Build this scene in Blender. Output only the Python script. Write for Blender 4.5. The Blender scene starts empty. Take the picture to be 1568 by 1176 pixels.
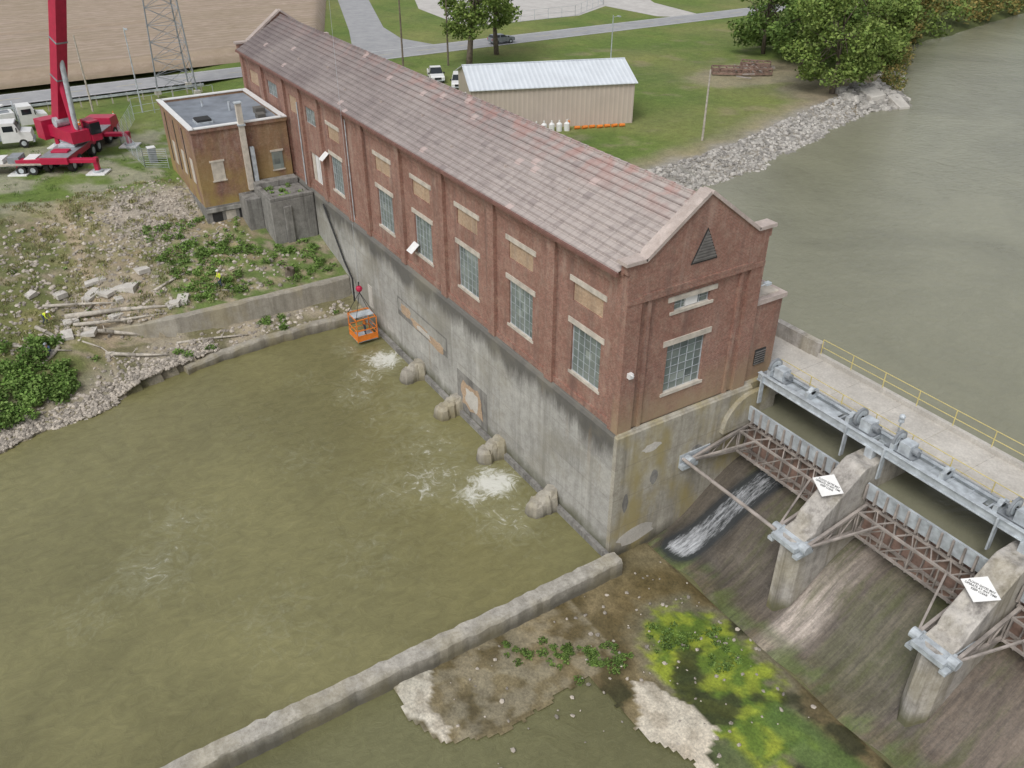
import bpy, math, random
import numpy as np
from mathutils import Vector, Matrix, noise
random.seed(7); rng=np.random.default_rng(7)
D=bpy.data
# ------------------------------------------------------------------ helpers
def link(o,parent=None):
    bpy.context.scene.collection.objects.link(o)
    if parent: o.parent=parent
    return o
def empty(name,loc=(0,0,0),rz=0):
    e=D.objects.new(name,None); e.location=loc; e.rotation_euler=(0,0,rz); e.empty_display_size=.5
    return link(e)
class MB:
    def __init__(s,name,mats,parent=None):
        s.name=name;s.mats=mats if isinstance(mats,(list,tuple)) else [mats];s.parent=parent;s.v=[];s.f=[];s.m=[]
    def add(s,vs,fs,m=0):
        b=len(s.v); s.v+= [tuple(p) for p in vs]
        for f in fs: s.f.append(tuple(b+i for i in f)); s.m.append(m)
    def box(s,x0,x1,y0,y1,z0,z1,m=0):
        s.add([(x0,y0,z0),(x1,y0,z0),(x1,y1,z0),(x0,y1,z0),(x0,y0,z1),(x1,y0,z1),(x1,y1,z1),(x0,y1,z1)],
              [(3,2,1,0),(4,5,6,7),(0,1,5,4),(1,2,6,5),(2,3,7,6),(3,0,4,7)],m)
    def hexa(s,b,t,m=0):
        s.add(list(b)+list(t),[(3,2,1,0),(4,5,6,7),(0,1,5,4),(1,2,6,5),(2,3,7,6),(3,0,4,7)],m)
    def quad(s,pts,m=0): s.add(pts,[tuple(range(len(pts)))],m)
    def prism(s,poly,axis,a0,a1,m=0):
        n=len(poly)
        def P(p,a):
            if axis=='x': return (a,p[0],p[1])
            if axis=='y': return (p[0],a,p[1])
            return (p[0],p[1],a)
        vs=[P(p,a0) for p in poly]+[P(p,a1) for p in poly]
        fs=[tuple(range(n-1,-1,-1)),tuple(range(n,2*n))]+[(i,(i+1)%n,n+(i+1)%n,n+i) for i in range(n)]
        s.add(vs,fs,m)
    def beam(s,p,q,w,h=None,m=0,up=(0,0,1)):
        h=h or w; p=Vector(p);q=Vector(q);d=(q-p).normalized();u=Vector(up)
        if abs(d.dot(u))>.98: u=Vector((1,0,0))
        r=d.cross(u).normalized()*w/2; u=r.cross(d).normalized()*h/2
        vs=[p-r-u,p+r-u,p+r+u,p-r+u,q-r-u,q+r-u,q+r+u,q-r+u]
        s.add(vs,[(3,2,1,0),(4,5,6,7),(0,1,5,4),(1,2,6,5),(2,3,7,6),(3,0,4,7)],m)
    def cyl(s,p,q,r0,r1=None,n=8,m=0,caps=True):
        r1=r0 if r1 is None else r1; p=Vector(p);q=Vector(q);d=(q-p).normalized()
        u=Vector((0,0,1)) if abs(d.z)<.95 else Vector((1,0,0))
        a=d.cross(u).normalized();b=d.cross(a).normalized()
        vs=[p+(a*math.cos(t)+b*math.sin(t))*r0 for t in [2*math.pi*i/n for i in range(n)]]
        vs+=[q+(a*math.cos(t)+b*math.sin(t))*r1 for t in [2*math.pi*i/n for i in range(n)]]
        fs=[(i,(i+1)%n,n+(i+1)%n,n+i) for i in range(n)]
        if caps: fs+=[tuple(range(n-1,-1,-1)),tuple(range(n,2*n))]
        s.add(vs,fs,m)
    def ball(s,c,r,sc=(1,1,1),m=0,seg=10,ring=6):
        vs=[];fs=[]
        for i in range(ring+1):
            th=math.pi*i/ring
            for j in range(seg):
                ph=2*math.pi*j/seg
                vs.append((c[0]+r*sc[0]*math.sin(th)*math.cos(ph),c[1]+r*sc[1]*math.sin(th)*math.sin(ph),c[2]+r*sc[2]*math.cos(th)))
        for i in range(ring):
            for j in range(seg):
                fs.append((i*seg+j,i*seg+(j+1)%seg,(i+1)*seg+(j+1)%seg,(i+1)*seg+j))
        s.add(vs,fs,m)
    def done(s,smooth=False,bevel=0,loc=None,rz=0,fix=True):
        me=D.meshes.new(s.name); me.from_pydata(s.v,[],s.f)
        for mt in s.mats: me.materials.append(mt)
        me.polygons.foreach_set('material_index',s.m)
        if smooth: me.polygons.foreach_set('use_smooth',[True]*len(s.f))
        me.update()
        if fix:
            import bmesh
            bm=bmesh.new();bm.from_mesh(me);bmesh.ops.recalc_face_normals(bm,faces=bm.faces);bm.to_mesh(me);bm.free()
        o=D.objects.new(s.name,me)
        if loc: o.location=loc; o.rotation_euler=(0,0,rz)
        if bevel:
            md=o.modifiers.new('b','BEVEL');md.width=bevel;md.segments=2;md.limit_method='ANGLE'
        return link(o,s.parent)
# ------------------------------------------------------------------ materials
class NT:
    def __init__(s,name):
        s.mat=D.materials.new(name); s.mat.use_nodes=True; s.nt=s.mat.node_tree
        s.b=s.nt.nodes['Principled BSDF']; s.tc=s.nt.nodes.new('ShaderNodeTexCoord'); s.co=s.tc.outputs['Object']
    def new(s,t,**k):
        n=s.nt.nodes.new(t)
        for a,b in k.items(): setattr(n,a,b)
        return n
    def set(s,inp,val):
        if isinstance(val,bpy.types.NodeSocket): s.nt.links.new(val,inp)
        else: inp.default_value=val
    def mapping(s,scale,loc=(0,0,0),co=None,rot=(0,0,0)):
        n=s.new('ShaderNodeMapping'); s.nt.links.new(co or s.co,n.inputs[0]); n.inputs['Scale'].default_value=scale; n.inputs['Location'].default_value=loc; n.inputs['Rotation'].default_value=rot
        return n.outputs[0]
    def noise(s,scale,detail=4,co=None,dist=0,rough=.55):
        n=s.new('ShaderNodeTexNoise'); s.nt.links.new(co or s.co,n.inputs['Vector'])
        n.inputs['Scale'].default_value=scale;n.inputs['Detail'].default_value=detail;n.inputs['Distortion'].default_value=dist;n.inputs['Roughness'].default_value=rough
        return n.outputs['Fac']
    def ramp(s,fac,stops,interp='LINEAR'):
        n=s.new('ShaderNodeValToRGB'); s.nt.links.new(fac,n.inputs[0]); cr=n.color_ramp; cr.interpolation=interp
        while len(cr.elements)<len(stops): cr.elements.new(.5)
        for e,(p,c) in zip(cr.elements,stops):
            e.position=p; e.color=(c,c,c,1) if isinstance(c,(int,float)) else (c[0],c[1],c[2],1)
        return n.outputs[0]
    def mix(s,fac,a,b,mode='MIX'):
        n=s.new('ShaderNodeMix',data_type='RGBA',blend_type=mode)
        def st(i,v):
            if isinstance(v,bpy.types.NodeSocket): s.nt.links.new(v,i)
            elif isinstance(v,(int,float)): i.default_value=v if i.type=='VALUE' else (v,v,v,1)
            else: i.default_value=(v[0],v[1],v[2],1)
        st(n.inputs[0],fac);st(n.inputs[6],a);st(n.inputs[7],b)
        return n.outputs[2]
    def math(s,op,a,b=0.,c=0.):
        n=s.new('ShaderNodeMath',operation=op)
        for i,v in zip(n.inputs,(a,b,c)): s.set(i,v)
        return n.outputs[0]
    def sep(s,co=None):
        n=s.new('ShaderNodeSeparateXYZ'); s.nt.links.new(co or s.co,n.inputs[0]); return n.outputs
    def comb(s,x,y,z):
        n=s.new('ShaderNodeCombineXYZ')
        for i,v in zip(n.inputs,(x,y,z)): s.set(i,v)
        return n.outputs[0]
    def attr(s,name):
        n=s.new('ShaderNodeAttribute',attribute_name=name); return n
    def island(s):
        return s.new('ShaderNodeNewGeometry').outputs['Random Per Island']
    def bump(s,h,strength=.3,dist=.05):
        n=s.new('ShaderNodeBump'); s.nt.links.new(h,n.inputs['Height']); n.inputs['Strength'].default_value=strength;n.inputs['Distance'].default_value=dist
        s.nt.links.new(n.outputs[0],s.b.inputs['Normal'])
    def out(s,col,rough=.8,metal=0.,spec=None):
        if isinstance(col,bpy.types.NodeSocket): s.nt.links.new(col,s.b.inputs['Base Color'])
        else: s.b.inputs['Base Color'].default_value=(col[0],col[1],col[2],1)
        s.set(s.b.inputs['Roughness'],rough); s.b.inputs['Metallic'].default_value=metal
        if spec is not None: s.b.inputs['Specular IOR Level'].default_value=spec
        return s.mat
def simple(name,col,rough=.6,metal=0.,var=.25,scale=2.):
    t=NT(name); n=t.noise(scale,5); c2=[c*(1-var) for c in col]; c1=[min(1,c*(1+var*.6)) for c in col]
    return t.out(t.ramp(n,[(.3,c2),(.7,c1)]),rough,metal)
def brick(name,c1,c2,mort,patch=(.42,.33,.25),pa=.35,ochre=False,base_stain=False):
    t=NT(name); x,y,z=t.sep(); u=t.math('ADD',x,y); co=t.comb(u,z,0.)
    b=t.new('ShaderNodeTexBrick'); t.nt.links.new(co,b.inputs['Vector']); b.inputs['Scale'].default_value=1
    b.inputs['Brick Width'].default_value=.24;b.inputs['Row Height'].default_value=.085;b.inputs['Mortar Size'].default_value=.008
    b.inputs['Color1'].default_value=(*c1,1);b.inputs['Color2'].default_value=(*c2,1);b.inputs['Mortar'].default_value=(*mort,1)
    n1=t.noise(.35,6,rough=.65); n2=t.noise(2.2,6,rough=.7); n7=t.noise(6.,5,rough=.75)
    c=t.mix(t.ramp(n1,[(.35,0.),(.72,.85)]),b.outputs['Color'],[k*.62 for k in c1])
    c=t.mix(t.ramp(n2,[(.46,0.),(.70,pa)]),c,patch)
    c=t.mix(1.,c,t.ramp(n7,[(.3,.72),(.7,1.25)]),'MULTIPLY')
    st=t.noise(1.,5,co=t.mapping((1.6,1.6,.12)))
    c=t.mix(t.ramp(st,[(.52,0.),(.74,.5)]),c,(.12,.085,.075))
    st=t.noise(1.,5,co=t.mapping((.9,.9,.25),(4,4,4)),rough=.7)
    c=t.mix(t.ramp(st,[(.54,0.),(.74,.5)]),c,(.44,.35,.29))
    if base_stain:
        k=t.math('MULTIPLY',t.ramp(t.math('MULTIPLY_ADD',z,.25,-2.3),[(0.,.85),(.75,0.)]),t.ramp(t.math('MULTIPLY_ADD',x,1.,1.),[(.3,0.),(.5,1.)]))
        c=t.mix(t.math('MULTIPLY',k,t.ramp(t.noise(.7,5),[(.3,.4),(.6,1.)])),c,(.36,.28,.17))
    if ochre:
        n3=t.noise(.5,5,co=t.mapping((1,1,.6),(3,1,2)))
        zz=t.ramp(t.math('MULTIPLY_ADD',z,.1,-.3),[(.4,1.),(1.,0.3)])
        c=t.mix(t.math('MULTIPLY',t.ramp(n3,[(.36,0.),(.56,.85)]),zz),c,(.36,.27,.08))
    t.bump(b.outputs['Fac'],.25,.02)
    return t.out(c,.9)
M={}
M['brick']=brick('red_brick',(.345,.170,.124),(.255,.118,.088),(.34,.28,.24),base_stain=True)
M['brick2']=brick('tan_brick',(.52,.37,.24),(.44,.29,.18),(.45,.36,.28),pa=.5,patch=(.5,.4,.3))
M['brick3']=brick('stained_brick',(.29,.14,.10),(.20,.09,.065),(.3,.24,.2),ochre=True)
def concrete(name,base,dark,streak=.6,top=None,ochre=0.,scale=1.,zw=None,rough=.88,crack=True,zwc=(.08,.072,.05)):
    t=NT(name); n1=t.noise(.25*scale,8,rough=.6); n2=t.noise(1.7*scale,6,rough=.65); n8=t.noise(7.*scale,5,rough=.75)
    c=t.mix(t.ramp(n1,[(.35,0.),(.68,1.)]),base,[k*.72 for k in base])
    c=t.mix(t.ramp(n2,[(.42,0.),(.75,.55)]),c,dark)
    c=t.mix(1.,c,t.ramp(n8,[(.3,.82),(.7,1.14)]),'MULTIPLY')
    x,y,z=t.sep()
    st=t.noise(1.,6,co=t.mapping((1.3,1.3,.07)),rough=.7)
    c=t.mix(t.ramp(st,[(.48,0.),(.70,streak)]),c,dark)
    st2=t.noise(1.,5,co=t.mapping((.9,.9,.05),(7,3,1)),rough=.7)
    c=t.mix(t.ramp(st2,[(.55,0.),(.75,.5)]),c,[min(1,k*1.35) for k in base])
    if top is not None:
        zn=t.math('ADD',t.math('SUBTRACT',z,top-2.6),t.math('MULTIPLY',t.noise(1.,7,co=t.mapping((.45,.45,.08),(5,1,9)),rough=.75),5.))
        g=t.ramp(t.math('MULTIPLY',zn,.2),[(.62,0.),(.84,.9)])
        c=t.mix(g,c,[k*.5 for k in dark])
        n5=t.noise(.16,5,co=t.mapping((1,1,1.6),(2,0,5)),rough=.6)
        c=t.mix(t.ramp(n5,[(.48,0.),(.64,.5)]),c,(.25,.23,.175))
        # repaired rectangular patches
        co=t.comb(t.math('FLOOR',t.math('MULTIPLY',x,.31)),t.math('FLOOR',t.math('MULTIPLY',z,.45)),0.)
        wn=t.new('ShaderNodeTexWhiteNoise'); t.nt.links.new(co,wn.inputs['Vector'])
        c=t.mix(1.,c,t.ramp(wn.outputs['Value'],[(0.,.90),(1.,1.08)]),'MULTIPLY')
        rs=t.noise(1.,5,co=t.mapping((1.1,1.1,.1),(19,3,1)),rough=.7)
        c=t.mix(t.ramp(rs,[(.60,0.),(.76,.45)]),c,(.27,.19,.11))
    if zw is not None:
        g=t.ramp(t.math('MULTIPLY',t.math('ADD',t.math('SUBTRACT',z,zw),t.math('MULTIPLY_ADD',t.noise(1.2,5),1.2,-.6)),.8),[(.0,.92),(.8,0.)])
        c=t.mix(g,c,zwc)
    if ochre:
        n3=t.noise(.45,6,co=t.mapping((1,1,.5),(2,8,4)))
        c=t.mix(t.ramp(n3,[(.46,0.),(.64,ochre)]),c,(.33,.27,.11))
    if crack:
        w=t.math('FRACT',t.math('MULTIPLY',t.math('ADD',z,.3),.42))
        c=t.mix(t.ramp(w,[(0.,.3),(.02,.3),(.035,0.)]),c,dark)
    t.bump(t.noise(5*scale,6,rough=.7),.35,.06)
    return t.out(c,rough)
M['conc']=concrete('weathered_concrete',(.46,.45,.42),(.20,.19,.17),.6,top=9.3,zw=.45,zwc=(.10,.10,.06))
M['conc_end']=concrete('mossy_concrete',(.46,.43,.36),(.17,.15,.12),.7,zw=-.0,ochre=.8)
M['conc_pale']=concrete('pale_concrete',(.60,.57,.52),(.38,.35,.31),.2,crack=False)
M['conc_pier']=concrete('pier_concrete',(.52,.49,.45),(.11,.10,.09),.85,ochre=.25,crack=False,zw=.6,zwc=(.10,.10,.05))
M['conc_dark']=concrete('blackened_concrete',(.29,.28,.26),(.06,.055,.05),.85,crack=False)
M['conc_wall']=concrete('tailrace_concrete',(.53,.50,.44),(.15,.135,.11),.35,ochre=.2,crack=False,scale=3,zw=.05,zwc=(.12,.11,.085))
M['conc_ret']=concrete('retaining_concrete',(.42,.39,.33),(.17,.15,.12),.5,ochre=.35,crack=False,zw=-.2)
M['coping']=concrete('coping_stone',(.55,.47,.43),(.33,.26,.22),.4,crack=False,scale=2)
M['lintel']=simple('lintel_concrete',(.55,.50,.43),.85,var=.25)
M['steel']=simple('galvanised_steel',(.48,.52,.55),.55,.1,var=.35)
M['rust']=simple('rusty_steel',(.25,.165,.13),.85,0,var=.5,scale=1.5)
M['rustgrey']=simple('weathered_steel',(.36,.32,.29),.75,.1,var=.45,scale=1.2)
M['yellow']=simple('yellow_rail_paint',(.62,.52,.20),.5,var=.15)
M['white']=simple('white_paint',(.75,.75,.74),.45,var=.08)
M['black']=simple('black_rubber',(.025,.025,.025),.8)
M['dark']=simple('dark_interior',(.03,.03,.03),.9)
M['red']=simple('crane_red_paint',(.45,.015,.06),.4,var=.15)
M['grey']=simple('grey_paint',(.25,.27,.29),.5)
M['orange']=simple('orange_paint',(.75,.22,.03),.5,var=.15)
M['hivis']=simple('hi_vis_fabric',(.62,.75,.05),.8,var=.1)
M['blue']=simple('blue_cloth',(.08,.12,.25),.85)
M['jean']=simple('denim_cloth',(.06,.08,.13),.9)
M['skin']=simple('skin_tone',(.45,.27,.19),.6,var=.1)
M['hair']=simple('brown_hair',(.05,.03,.02),.8)
M['wood']=simple('weathered_wood',(.46,.42,.36),.9,var=.35,scale=3)
M['bark']=simple('tree_bark',(.16,.13,.10),.95,var=.4,scale=3)
M['gutter']=simple('brown_metal_cornice',(.20,.10,.08),.7)
M['roofmem']=simple('flat_roof_membrane',(.22,.245,.28),.8,var=.35,scale=.5)
M['louvre']=simple('dark_louvre',(.17,.16,.15),.8)
def glass():
    t=NT('old_window_glass'); x,y,z=t.sep(); u=t.math('ADD',x,y)
    co=t.comb(t.math('FLOOR',t.math('MULTIPLY',u,1.72)),t.math('FLOOR',t.math('MULTIPLY',z,1.85)),0.)
    wn=t.new('ShaderNodeTexWhiteNoise'); t.nt.links.new(co,wn.inputs['Vector'])
    c=t.ramp(wn.outputs['Value'],[(0.,(.09,.115,.11)),(.1,(.14,.175,.165)),(.85,(.20,.24,.22)),(1.,(.32,.36,.33))])
    c=t.mix(t.ramp(t.noise(.8,4),[(.4,0.),(.7,.4)]),c,(.27,.28,.25))
    return t.out(c,.3,0,.6)
M['glass']=glass()
t=NT('car_glass'); M['cglass']=t.out((.02,.025,.03),.08)
def roofmat():
    t=NT('slate_tile_roof'); x,y,z=t.sep()
    co=t.comb(x,y,0.)
    b=t.new('ShaderNodeTexBrick',offset=0.); t.nt.links.new(co,b.inputs['Vector']); b.inputs['Scale'].default_value=1
    b.inputs['Brick Width'].default_value=.62;b.inputs['Row Height'].default_value=.44583;b.inputs['Mortar Size'].default_value=.015
    b.inputs['Color1'].default_value=(.40,.345,.325,1);b.inputs['Color2'].default_value=(.34,.295,.28,1);b.inputs['Mortar'].default_value=(.15,.12,.11,1)
    n1=t.noise(.12,6,rough=.65); n2=t.noise(1.3,6,rough=.7); n9=t.noise(.35,5,co=t.mapping((1,1,1),(31,2,2)))
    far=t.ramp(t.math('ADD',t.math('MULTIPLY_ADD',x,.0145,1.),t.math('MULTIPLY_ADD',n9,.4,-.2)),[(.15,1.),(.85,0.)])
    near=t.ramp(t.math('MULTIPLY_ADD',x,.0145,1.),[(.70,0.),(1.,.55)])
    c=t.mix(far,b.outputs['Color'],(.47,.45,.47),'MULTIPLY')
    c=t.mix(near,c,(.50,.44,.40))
    c=t.mix(t.ramp(n1,[(.42,0.),(.7,.4)]),c,(.44,.39,.36))
    c=t.mix(t.ramp(n2,[(.50,0.),(.73,.5)]),c,(.16,.125,.12))
    st=t.noise(1.,6,co=t.mapping((1.8,.15,.15)),rough=.7)
    c=t.mix(t.ramp(st,[(.50,0.),(.70,.45)]),c,(.20,.17,.165))
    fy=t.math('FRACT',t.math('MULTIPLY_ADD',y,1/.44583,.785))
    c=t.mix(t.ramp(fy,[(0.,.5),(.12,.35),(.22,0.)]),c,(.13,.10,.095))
    rid=t.math('MULTIPLY',t.ramp(t.math('MULTIPLY',y,.2),[(.55,0.),(1.,1.)]),t.ramp(t.noise(.9,5,co=t.mapping((1,1,1),(9,4,2))),[(.45,0.),(.62,.65)]))
    rid=t.math('MULTIPLY',rid,t.ramp(t.math('MULTIPLY_ADD',x,.0145,1.),[(.25,.3),(.7,1.)]))
    c=t.mix(rid,c,(.40,.20,.17))
    co2=t.comb(t.math('FLOOR',t.math('MULTIPLY',x,1/.62)),t.math('FLOOR',t.math('MULTIPLY',y,1/.44583)),0.)
    wn=t.new('ShaderNodeTexWhiteNoise'); t.nt.links.new(co2,wn.inputs['Vector'])
    c=t.mix(t.ramp(wn.outputs['Value'],[(0.,0.),(.988,.6)],'CONSTANT'),c,(.55,.43,.40))
    c=t.mix(t.ramp(wn.outputs['Value'],[(0.,.4),(.02,0.)],'CONSTANT'),c,(.17,.14,.14))
    gr=t.math('SINE',t.math('MULTIPLY',x,2*math.pi/.31))
    t.bump(t.math('ADD',t.math('MULTIPLY',gr,.3),b.outputs['Fac']),.5,.05)
    return t.out(c,.85)
M['roof']=roofmat()
def vcol(name,rough=.95,ns=1.2,nb=6.,bump=.5,amp=.35,spec=.3,bd=.12):
    t=NT(name); a=t.attr('col'); n=t.noise(ns,8,rough=.7); n2=t.noise(nb,6,rough=.7); n3_=t.noise(.09,6,rough=.6)
    c=t.mix(1.,a.outputs['Color'],t.ramp(n,[(.25,1-amp),(.75,1+amp*.55)]),'MULTIPLY')
    c=t.mix(1.,c,t.ramp(n2,[(.3,1-amp),(.7,1+amp*.5)]),'MULTIPLY')
    c=t.mix(1.,c,t.ramp(n3_,[(.3,(.82,.86,.85)),(.7,(1.18,1.1,1.0))]),'MULTIPLY')
    t.bump(n2,bump,bd)
    return t.out(c,rough,0,spec)
M['ground']=vcol('ground_soil_grass')
M['apron']=vcol('wet_apron',.3,1.5,7,.35,.42,.5,.04)
def ogeemat():
    t=NT('spillway_concrete'); a=t.attr('col')
    n=t.noise(1.,8,co=t.mapping((2.0,.22,.22)),rough=.75); n2=t.noise(1.,7,co=t.mapping((5,.45,.45),(3,3,3)),rough=.75)
    c=t.mix(1.,a.outputs['Color'],t.ramp(n,[(.3,.4),(.72,1.6)]),'MULTIPLY')
    c=t.mix(t.ramp(n2,[(.5,0.),(.70,.55)]),c,(.035,.032,.028))
    n3=t.noise(1.,6,co=t.mapping((.9,.15,.15),(11,3,3)),rough=.65)
    c=t.mix(t.ramp(n3,[(.50,0.),(.62,.6)]),c,(.08,.09,.03))
    n6=t.noise(.8,7,rough=.75); c=t.mix(t.ramp(n6,[(.5,0.),(.7,.45)]),c,(.19,.165,.14))
    g=t.noise(6,6,rough=.8); c=t.mix(1.,c,t.ramp(g,[(.3,.7),(.7,1.3)]),'MULTIPLY')
    f=t.attr('foam').outputs['Fac']
    n4=t.noise(1.,9,co=t.mapping((6,.9,.9)),rough=.8)
    c=t.mix(t.ramp(f,[(.05,0.),(.35,.9)]),c,(.035,.04,.045))
    c=t.mix(t.ramp(t.math('MULTIPLY',t.math('ADD',f,n4),.5),[(.50,0.),(.64,.9)]),c,(.60,.62,.65))
    t.bump(g,.4,.06)
    return t.out(c,t.ramp(f,[(0.,.5),(.3,.2)]),0,.4)
M['ogee']=ogeemat()
def water(name,base,foam=True,wav=1.,rough=.12,spec=.5,rp=.1):
    t=NT(name); n=t.noise(.05,6,dist=1.2); c=t.mix(t.ramp(n,[(.35,0.),(.65,1.)]),[k*.88 for k in base],[k*1.16 for k in base])
    rip=t.noise(1.,8,dist=.8,rough=.72,co=t.mapping((1.5*wav,.9*wav,1),rot=(0,0,.6)))
    c=t.mix(1.,c,t.ramp(rip,[(.35,1-rp),(.65,1+rp)]),'MULTIPLY')  # light and dark of the ripples painted into the water colour
    h=t.math('ADD',t.math('MULTIPLY',rip,1.),t.math('MULTIPLY',t.noise(.28*wav,4,dist=1.2),1.6))
    if foam:
        f=t.attr('foam').outputs['Fac']
        w=t.noise(.8,9,dist=2.4,rough=.72)
        s_=t.math('MULTIPLY',t.math('ADD',f,w),.5)
        c=t.mix(t.ramp(s_,[(.37,0.),(.55,.5)]),c,(.36,.36,.25))
        c=t.mix(t.ramp(s_,[(.465,0.),(.57,.85)]),c,(.70,.70,.65))
    t.bump(h,.6,.10)
    return t.out(c,rough,0,spec)
M['water']=water('tailrace_water',(.188,.176,.080),rp=.13)
M['water2']=water('basin_water',(.145,.142,.070),False,1.6,.1)
M['water3']=water('headpond_water',(.225,.222,.155),False,1.3,.17,rp=.05)
def leafmat(name,cols):
    t=NT(name); r=t.island(); n=t.noise(.5,3)
    k=len(cols); c=t.ramp(r,[(i/(k-1),cols[i]) for i in range(k)])
    c=t.mix(1.,c,t.ramp(n,[(.3,.6),(.7,1.3)]),'MULTIPLY')
    return t.out(c,.75,0,.25)
M['leaf']=leafmat('green_foliage',[(.06,.11,.025),(.11,.18,.04),(.17,.25,.06),(.075,.13,.03)])
M['leafw']=leafmat('willow_foliage',[(.09,.15,.03),(.17,.24,.05),(.25,.32,.09),(.11,.18,.04)])
M['leafa']=leafmat('autumn_foliage',[(.20,.18,.05),(.32,.24,.08),(.16,.20,.06),(.10,.14,.04)])
M['weed']=leafmat('weed_foliage',[(.08,.16,.03),(.14,.24,.05),(.20,.30,.08),(.10,.17,.04)])
M['dry']=leafmat('dry_grass_blades',[(.34,.29,.15),(.26,.25,.11),(.20,.24,.08),(.42,.36,.22)])
def rockmat(name,c):
    t=NT(name); r=t.island(); n=t.noise(3,5)
    cc=t.ramp(r,[(0.,[k*.6 for k in c]),(.5,c),(1.,[min(1,k*1.4) for k in c])])
    cc=t.mix(1.,cc,t.ramp(n,[(.3,.7),(.7,1.15)]),'MULTIPLY')
    return t.out(cc,.95)
M['rock']=rockmat('limestone_riprap',(.38,.36,.33)); M['rock2']=rockmat('river_stones',(.38,.34,.29))
# ------------------------------------------------------------------ terrain
def interp(v,pts):
    if v<=pts[0][0]: return pts[0][1]
    for (a,b),(c,d) in zip(pts,pts[1:]):
        if v<=c: return b+(d-b)*(v-a)/(c-a)
    return pts[-1][1]
def ss(a,b,v):
    k=min(1,max(0,(v-a)/(b-a))); return k*k*(3-2*k)
XS=[(-200,15),(-90,-15),(-50,-27),(-31.8,-32.6),(-25.2,-34.1),(-20.4,-35.6),(-14.7,-37.2),(-9,-37.7),(20,-37.7)]
XW=[(-30,-47),(-22.8,-44.3),(-19,-42.0),(-16.4,-41.2),(0,-41.1)]
XU=[(8,-31),(20,-31),(35.3,-32.6),(48,-34.8),(68,-41.3),(80,-44.5),(84,-43.4),(90,-48),(103,-57.3),(122,-70),(141,-73.5),(174,-80),(300,-105),(700,-260)]
def n3(x,y,s,o=0): return noise.fractal(Vector((x*s,y*s,o)),1.,2.,5)
def hdown(x,y):
    s=interp(y,XS); d=s-x
    if y<-23: d+=n3(x,y,.15,3)*1.2
    top=s+62
    if d<0: nat=max(-3,-.1+d*.5)
    else: nat=interp(d,[(0,0),(3,1.1),(9,2.7),(max(12,top),8),(400,8)])
    if d<.35: wl=-2.5 if d<0 else -1
    else:
        xw=interp(y,XW)
        if x>xw: wl=.75+.5*(d/3.5)
        else: wl=3.05+(8-3.05)*min(1,(xw-x)/(xw+62))
    k=ss(-23.5,-20.5,y)
    return wl*k+nat*(1-k)
def hup(x,y):
    s=interp(y,XU); d=s-x+n3(x,y,.12,5)*.8
    if d<0: return max(3,7.2+d*.55)
    return interp(d,[(0,7.2),(4.5,8.7),(8,8.8)])
def height(x,y):
    if x>-36 and y<12: z=-3. if y>-1 else hdown(x,y)
    elif y<=0: z=hdown(x,y)
    elif y>=10: z=hup(x,y)
    else:
        k=y/10; z=hdown(x,y)*(1-k)+hup(x,y)*k
    if x>44: z=max(z,-2+(x-44)*1.2) if x<54 else 10.
    if z>0 and not(x<-88 or (y>12 and z>8.7)):
        z+=n3(x,y,.35,1)*.16
    return z
def lines(segs):
    out=[]
    for a,b,s in segs:
        n=max(1,round((b-a)/s)); out+=[a+(b-a)*i/n for i in range(n)]
    out.append(segs[-1][1]); return out
gx=lines([(-1500,-400,220),(-400,-220,30),(-220,-120,8),(-120,-90,2),(-90,-66,.8),(-66,-30,.45),(-30,-10,3),(-10,60,5),(60,200,35),(200,1500,260)])
gy=lines([(-1500,-200,260),(-200,-60,14),(-60,-36,3),(-36,2,.45),(2,24,2),(24,110,.9),(110,180,4),(180,400,22),(400,1500,220)])
def mixc(a,b,k): return tuple(a[i]*(1-k)+b[i]*k for i in range(3))
GRASS=(.145,.215,.050);GRASS2=(.215,.245,.085);DIRT=(.31,.27,.18);GRAV=(.42,.39,.34);WEED=(.14,.17,.055);BED=(.12,.10,.06)
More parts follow.
